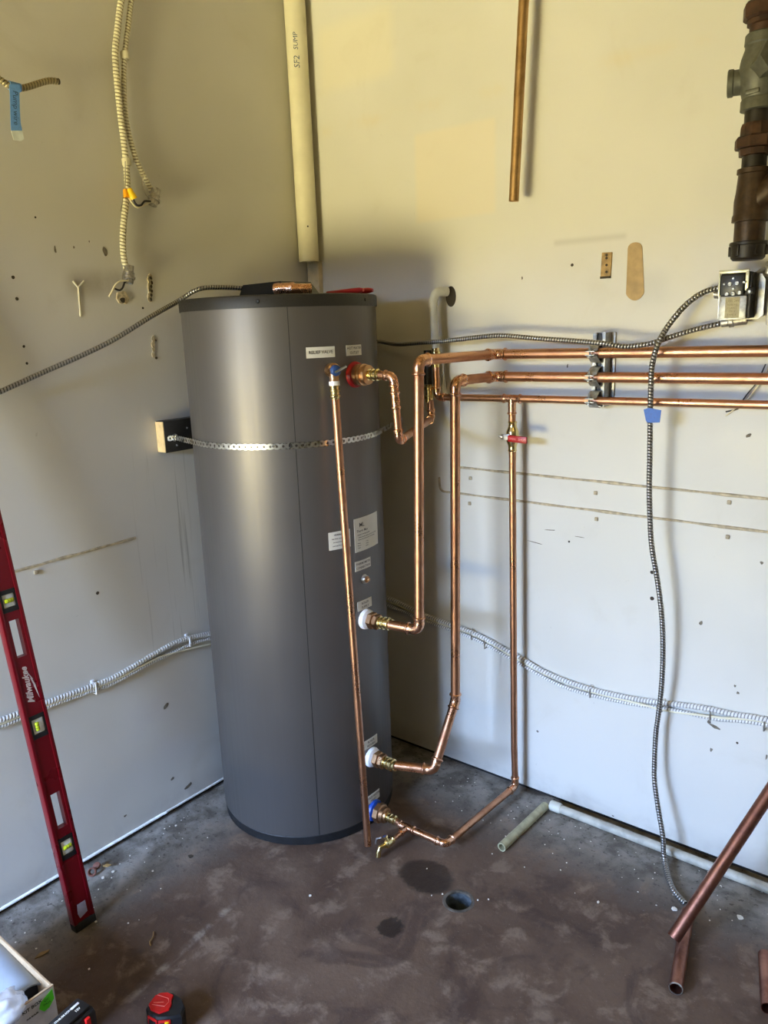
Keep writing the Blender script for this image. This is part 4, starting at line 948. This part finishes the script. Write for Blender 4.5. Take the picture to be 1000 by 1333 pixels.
for (a, c_, k) in wins:
    if k != 'v': continue
    hgt = c_-a; b = B(); fw = HW-.010
    b.box(lp(a+.006, wc, -LT/2), (2*fw, .012, LT-.004), LM); b.box(lp(c_-.006, wc, -LT/2), (2*fw, .012, LT-.004), LM)
    for s_ in (-1, 1): b.box(lp((a+c_)/2, wc+s_*(fw-.002), -LT/2), (.006, hgt, LT-.004), LM)
    b.build('vial_frame', 'black_plastic', lvl)
    b = B(); b.box(lp((a+c_)/2, wc, -LT/2), (2*fw-.008, hgt-.022, LT-.010), LM, .005); vb = b.build('vial_block', plain('white_acrylic', (225, 228, 220), .2), lvl)
    horiz = a < .25 or (a > .9 and a < 1)
    dr_ = LW if horiz else LD; ctr_ = lp((a+c_)/2, wc-(0 if horiz else .004), -.004)
    sub(B().lathe(ctr_-dr_*.012, dr_, [(0, .004), (.002, .0055), (.022, .0055), (.024, .004)], 14).build('vial', 'vial_yellow', None), vb)
    b = B()
    for s_ in (-.004, .004): b.lathe(ctr_+dr_*s_-dr_*.0005, dr_, [(0, .0058), (.001, .0058)], 14)
    sub(b.build('vial_line', 'ink', None), vb)
B().prism([lp(.036, -.012, .0002), lp(.052, -.016, .0002), lp(.078, -.012, .0002), lp(.078, .012, .0002), lp(.044, .012, .0002)], LN*.0008).build('price_sticker', plain('grey_sticker', (150, 140, 150), .5), lvl)
lc = (.763+.699)/2
def mlogo(u, v): return lp(lc+u*1.0, -.002-v, -.0022) 
letters('logo_lettering', [('Milwaukee', .0235, 0, .006)], lambda u, v: lp(lc+u, v*-1+.003, -.0022), 'silver_ink', lvl, shear=.35, bold=.0008)
b = B()
def bz(pts_, th_=.0006): b.prism([lp(lc+p_[0], p_[1], -.0028) for p_ in pts_], LN*th_)
bz([(.044, .000), (.010, .0115), (.012, .014)]); bz([(.016, .0075), (-.012, .0145), (-.008, .0175), (.018, .0105)]); bz([(-.006, .012), (-.044, .020), (-.005, .0165)])
b.build('logo_bolt', 'silver_ink', lvl, 0)

# ------------------------------------------------------------------ pipes on the floor
a, c_ = at(653, 1103, 2, .0145), at(710, 1049, 2, .0145)
o = B().tube([a, c_], .0145, 22, True, .0108).build('plastic_pipe_offcut', 'pvc_green', None); tag(o, 'short stained plastic pipe offcut on floor pointing away from back wall', 'pipe')
a2_, c2_ = at(722, 1050, 2, .0145), at(1012, 1163, 2, .0145)
fp = thing('floor_plastic_pipe', 'long white plastic pipe lying on floor along foot of back wall', 'pipe', a2_)
a2_.y = min(a2_.y, -.03)
B().tube([a2_+V((.012, 0, 0)), V((2.3, -.055, .0145))], .0140, 22).build('pipe', plain('scuffed_white_pvc', (176, 173, 160), .5, 0, .16, 26), fp)
B().lathe(a2_+V((-.014, 0, .001)), (1, 0, 0), [(0, .0165), (.003, .0175), (.034, .0175), (.038, .0150)], 20).build('socket', 'pvc_pale', fp)
cp = thing('leaning_copper_pipe', 'long tarnished copper pipe leaning up out of frame at right', 'pipe', at(875, 1225, 2, .016))
e0 = V((1.595, -.415, .042)); 
q1 = at(1003, 1030, 1, -.16); e0 = at(877, 1221, 2, .052)
dd_ = (q1-e0).normalized()
B().tube([e0, e0+dd_*((-.024-e0.y)/dd_.y)], .0170, 24, True, .0150).build('pipe', 'copper_dark', cp)
b = B(); q = e0+dd_*.325; f0, f1 = at(964, 1092, 1, -.2), at(977, 1073, 1, -.2)
qa, qb = e0+dd_*.235, e0+dd_*.275; sdv = (CR-dd_*CR.dot(dd_)).normalized(); fw_ = (CO-qa).normalized(); 
b.tube([qa+(sdv*.8+fw_*.6).normalized()*.0163, qb+(sdv*.8+fw_*.6).normalized()*.0163], .0016, 6); b.build('foil_strip', 'steel', cp)
fa, fb = at(880, 1287, 2, .0165), at(893, 1205, 2, .0165)
cq = thing('floor_copper_pipe', 'short copper pipe on floor under the leaning pipe, open end forward', 'pipe', fa)
B().tube([fa, fa.lerp(fb, 1.25)], .0165, 24, True, .0145).build('pipe', 'copper_dark', cq)
B().lathe(fa-(fb-fa).normalized()*.001, (fb-fa), [(0, .0166), (.003, .0168), (.003, .0145), (0, .0145), (0, .0166)], 24, False).build('cut_rim', 'steel', cq)
fa, fb = at(1000, 1313, 2, .0165), at(996, 1243, 2, .0165)
o = B().tube([fa, fb], .0165, 24, True, .0145).build('copper_pipe_offcut', 'copper_dark', None); tag(o, 'copper pipe offcut on the floor cut by right frame edge', 'pipe')

# ------------------------------------------------------------------ carton and tools at lower left
KX, KY, KZ = .580, -1.566, .20; KT = .005; KX0, KY0 = .16, -1.98
kb = thing('cardboard_carton', 'open carton with printed side and green sticker at lower left corner', 'box', ((KX+KX0)/2, (KY+KY0)/2, 0))
mx, my = (KX+KX0)/2, (KY+KY0)/2
B().box((KX-KT/2, my, KZ/2), (KT, KY-KY0, KZ), None, .0008).build('side_panel', 'card_white', kb)
B().box((KX-KT/2-.0004, my, KZ+.0012), (KT, KY-KY0, .003)).build('raw_edge', 'cardboard', kb)
B().box((mx, KY-KT/2, KZ/2), (KX-KX0-2*KT, KT, KZ), None, .0008).build('side_panel', 'cardboard', kb)
B().box((mx, KY0+KT/2, KZ/2), (KX-KX0-2*KT, KT, KZ), None, .0008).build('side_panel', 'cardboard', kb)
B().box((KX0+KT/2, my, KZ/2), (KT, KY-KY0, KZ), None, .0008).build('side_panel', 'cardboard', kb)
B().box((mx, my, KT/2+.0005), (KX-KX0-.01, KY-KY0-.01, KT)).build('bottom_panel', 'cardboard', kb)
kt0, kt1 = at(31, 1321, 0, KX+.0008), at(53, 1305, 0, KX+.0008)
ku = (kt1-kt0); kl = ku.length; ku.normalize(); kv = V((0, 0, 1))
letters('lettering', [('KIT BOX', kl*.30, kl*.5, .003), ('FOR BOILER', kl*.13, kl*.45, -.019)], lambda u, v: kt0+ku*u+kv*v, 'ink', kb, bold=.0003)
g0 = at(60.5, 1303, 0, KX+.0005); pts = [g0+V((0, .016, .020)), g0+V((0, -.013, .006)), g0+V((0, -.018, -.008)), g0+V((0, -.008, -.022)), g0+V((0, .004, -.020)), g0+V((0, .017, -.006))]
gs = B().prism(pts, (.0006, 0, 0)).build('green_sticker', 'green_sticker', kb)
letters('sticker_print', [('QC', .008, 0, .004), ('PASS', .008, 0, -.006)], lambda u, v: g0+V((.0009, u, v)), 'ink', kb)
ra_ = at(40, 1304, 2, .150); rb_ = at(-22, 1232, 2, .150)
o = B().tube([ra_, rb_], .040, 36, True, .0365).build('grey_plastic_pipe', 'grey_pipe', None); tag(o, 'wide grey plastic pipe piece lying inside the open carton', 'pipe')
B().lathe(ra_+(rb_-ra_).normalized()*.020, rb_-ra_, [(0, .0362), (.002, .0001)], 36, False).build('black_inner_face', 'rubber', o, 0)
# crumpled clear bag
bm = bmesh.new(); bmesh.ops.create_icosphere(bm, subdivisions=4, radius=1); q = at(-4, 1322, 2, .190)
import mathutils.noise as mn
for v in bm.verts:
    p = v.co.copy(); k = 1+.30*mn.noise(p*2.1)+.16*abs(mn.noise(p*5.0+V((3, 1, 2))))
    v.co = V((p.x*.045, p.y*.060, p.z*.040))*k+q
me = bpy.data.meshes.new('plastic_bag'); bm.to_mesh(me); bm.free(); me.materials.append(M['film'])
for p in me.polygons: p.use_smooth = True
o = bpy.data.objects.new('plastic_bag', me); col.objects.link(o); tag(o, 'crumpled clear plastic bag in the front of the open carton', 'bag')
# battery tool
TH = .19; ctr = at(90, 1321, 2, TH)
dt = thing('battery_tool', 'black battery tool with red accent beside the carton at bottom edge', 'tool', (ctr.x, ctr.y, 0))
p_ = at(97, 1303, 2, TH)-at(72, 1325, 2, TH); ang = math.atan2(p_.y, p_.x); rz = Matrix.Rotation(ang, 3, 'Z')
B().box((ctr.x, ctr.y, TH-.045), (.098, .062, .080), rz, .014).build('housing', 'tool_black', dt)
B().box((ctr.x, ctr.y, TH-.003), (.078, .042, .010), rz, .004).build('battery_pack', 'tool_black', dt)
b = B(); b.box((ctr.x, ctr.y, .06), (.044, .036, .12), rz, .010); b.build('grip', 'tool_black', dt); B().box((ctr.x, ctr.y, .012), (.09, .06, .024), rz, .006).build('foot', 'tool_black', dt)
ax_ = rz @ V((1, 0, 0)); ay_ = rz @ V((0, 1, 0)); tq = V((ctr.x, ctr.y, TH+.0024))
B().box(tq+ax_*.020+ay_*.006, (.020, .006, .001), rz, .0004).build('charge_gauge', plain('grey_white_print', (205, 205, 208), .4), dt)
letters('lettering', [('LITHIUM-ION', .0075, -.013, .006), ('12V', .008, .016, -.008)], lambda u, v: tq+ax_*u+ay_*v+V((0, 0, .0004)), 'sticker', dt, bold=.0003)
B().box(V((ctr.x, ctr.y, TH-.022))+ax_*.020-ay_*.032, (.012, .008, .022), rz, .002).build('red_grip', 'tool_red', dt)
# tape measure: angular case, red top plate, red framed front faces
TZ = .056
tq = at(214, 1310, 2, TZ); tm = thing('tape_measure', 'red and black angular tape measure on the bare floor at the bottom edge', 'tape measure', (tq.x, tq.y, 0))
oc = [at(x, y, 2, TZ) for (x, y) in ((189.5, 1312), (199, 1299), (210, 1291), (226, 1292), (237, 1299), (240.5, 1309), (236, 1321), (222, 1324), (205, 1325), (192, 1318))]
oc = [V((p.x, p.y, 0)) for p in oc]; cen = sum(oc, V((0, 0, 0)))/len(oc)
def layer(lo, hi, k0, k1, ring_=None):
    b = B(); rg = ring_ or oc; n = len(rg); c_ = cen if ring_ is None else sum(rg, V((0, 0, 0)))/n
    for (z, k) in ((lo, k0), (hi, k1)): b.v += [c_+(p-c_)*k+V((0, 0, z)) for p in rg]
    for j in range(n): b.f.append((j, (j+1) % n, n+(j+1) % n, n+j))
    b.f += [tuple(reversed(range(n))), tuple(range(n, 2*n))]; return b
b = layer(.0, .004, .94, 1.0); 
b2 = layer(.004, TZ-.006, 1.0, 1.0); b3 = layer(TZ-.006, TZ, 1.0, .93)
for q_ in (b2, b3):
    o_ = len(b.v); b.v += q_.v; b.f += [tuple(i+o_ for i in f) for f in q_.f]
b.build('case', 'tool_black', tm, 30)
rd_ = [at(x, y, 2, TZ) for (x, y) in ((193, 1309), (201.5, 1297.5), (209, 1293.5), (219, 1292.8), (226.5, 1296.5), (223.5, 1303), (224, 1308), (220, 1316), (207, 1320.5), (196, 1316))]
rd_ = [V((p.x, p.y, 0)) for p in rd_]
layer(TZ-.002, TZ+.004, 1.0, .94, rd_).build('top_plate', 'tool_red', tm, 25)
b = B()
for ln in (((205, 1295), (219, 1299.5), (220, 1304), (214, 1310), (198, 1307.5)), ((200, 1305), (213, 1304.5))):
    pth = [at(x, y, 2, TZ+.004) for (x, y) in ln]; b.tube(pth, .0008, 6)
g_ = b.build('raised_rib', plain('pink_highlight_plastic', (238, 130, 120), .3), tm); g_['kind'] = 'stuff'
for (i0, i1) in ((9, 8), (8, 7)):
    p0, p1 = oc[i0], oc[i1]; d = (p1-p0); L = d.length; d.normalize(); nr = V((d.y, -d.x, 0)); nr = nr if nr.dot(p0-cen) > 0 else -nr
    rt = Matrix((d, nr, V((0, 0, 1)))).transposed(); mid = (p0+p1)/2
    B().box(mid+nr*.001+V((0, 0, .027)), (L*.96, .004, .044), rt, .0015).build('front_face', 'tool_red', tm)
    B().box(mid+nr*.003+V((0, 0, .026)), (L*.66, .002, .034), rt, .0006).build('face_inset', 'tool_black', tm)
p0, p1 = oc[8], oc[7]; B().box(p0.lerp(p1, .75)+V((0, 0, .040))+(p0-cen).normalized()*.004, (.008, .008, .012), None, .001).build('yellow_mark', 'yellow_plastic', tm)

# ------------------------------------------------------------------ litter on the floor
def flake(x, y, r_, mat, name, label, th=.002, group=None, cat='debris'):
    p = at(x, y, 2, 0); n = 7; pts = [p+V((math.cos(6.283*j/n)*r_*random.uniform(.5, 1), math.sin(6.283*j/n)*r_*random.uniform(.5, 1), .0002)) for j in range(n)]
    o = B().prism(pts, (0, 0, th)).build(name, mat, None, 0); tag(o, label, cat, group); return o
b = B()
for k in range(130):
    if k < 90: x = random.uniform(.62, 1.9); y = -.05-abs(random.gauss(0, .16))
    else: x = abs(random.gauss(0, .15))+.03; y = random.uniform(-1.5, -.8)
    if (V((x, y))-TC).length < TR+.02: continue
    r_ = random.uniform(.0012, .0035); p = V((x, y, .0002)); pts = [p+V((math.cos(6.283*j/5)*r_*random.uniform(.5, 1), math.sin(6.283*j/5)*r_*random.uniform(.5, 1), 0)) for j in range(5)]; b.prism(pts, (0, 0, .0012))
for (x, y, r_) in ((562, 1166, .002), (576, 1164, .003), (622, 1172, .003), (636, 1171, .003), (404, 1166, .005), (199, 1134, .004), (134, 1143, .007), (147, 1135, .006), (229, 1075, .005), (125, 1200, .004), (167, 1202, .003), (116, 1262, .004), (556, 1131, .003)):
    p = at(x, y, 2, .0002); pts = [p+V((math.cos(6.283*j/6)*r_*random.uniform(.6, 1), math.sin(6.283*j/6)*r_*random.uniform(.6, 1), 0)) for j in range(6)]; b.prism(pts, (0, 0, .002))
o = b.build('plaster_crumbs', 'dust', None, 0); o['kind'] = 'stuff'; tag(o, 'white plaster crumbs scattered over the concrete floor near the walls', 'debris')
flake(878, 1184, .009, 'dust', 'plaster_flake', 'pale plaster flake on the floor left of the leaning copper pipe', .004)
flake(964, 1195, .013, 'dust', 'plaster_flake', 'larger pale flake on the floor right of the leaning copper pipe', .003)
flake(779, 1175, .005, 'dust', 'plaster_flake', 'small lone white flake on floor right of the drain', .003)
flake(248, 1115, .010, 'pit', 'dark_chip', 'small dark chip on the floor in front of the left wall', .003)
# leaf, twig, brown scrap
p, q = at(49, 1246, 2, .002), at(62, 1238, 2, .004); d = q-p; s_ = V((-d.y, d.x, 0)).normalized()
B().prism([p-d*.3, p+s_*.006, p+d*.5+s_*.009, q+s_*.003, q+d*.25, q-s_*.004, p+d*.4-s_*.005], (0, 0, .0015)).build('dry_leaf', 'leaf', None, 0)
tag(bpy.data.objects['dry_leaf'], 'curled dry tan leaf on the floor above the carton', 'leaf')
o = B().tube(smooth_path([at(200, 1213, 2, .003), at(199, 1220, 2, .005), at(195, 1226, 2, .004), at(196, 1231, 2, .003)], .005), .0018, 7).build('twig', 'leaf', None); tag(o, 'thin bent twig on the floor between level and tape measure', 'twig')
sc_ = thing('brown_scrap', 'curled reddish brown scrap on the floor at the foot of left wall', 'debris', at(122, 1135, 2, 0))
q = at(120, 1135, 2, .012); b = B(); b.lathe(q, (.6, -.7, .5), [(-.006, .007), (-.004, .013), (.004, .014), (.006, .011), (.004, .009), (-.003, .008)], 12, False); b.build('curl', 'brownstuff', sc_)
q = at(126, 1127, 2, .016); b = B(); b.lathe(q, (.2, -.5, .9), [(-.008, .004), (-.002, .012), (.004, .011), (.007, .004)], 10); b.build('cap', 'brownstuff', sc_)
q = at(134, 1128, 2, .010); b = B(); b.prism([q, q+V((.018, .006, .002)), q+V((.022, .016, .004)), q+V((.004, .012, .002))], (0, 0, .003)); b.build('shred', 'leaf', sc_)
# marks left by the two loose wires behind the pipes at right
for k, pts in enumerate((((997, 474), (991, 487), (985, 499), (977, 508), (970, 517), (966, 523), (961, 532), (945, 536)), ((1001, 478), (994, 490), (987, 502), (980, 512), (972, 521), (958, 531), (952, 536), (945, 541)))):
    o = B().tube(smooth_path(bk(pts, [-.02, -.016, -.014, -.012, -.010, -.008, -.006, -.003]), .01), .0018, 7).build('loose_wire', 'wire_white' if k else 'wire_black', None)
    tag(o, ('pale' if k else 'dark')+' thin loose wire slanting behind the copper runs at right', 'wire')
print('objects', len(bpy.data.objects))
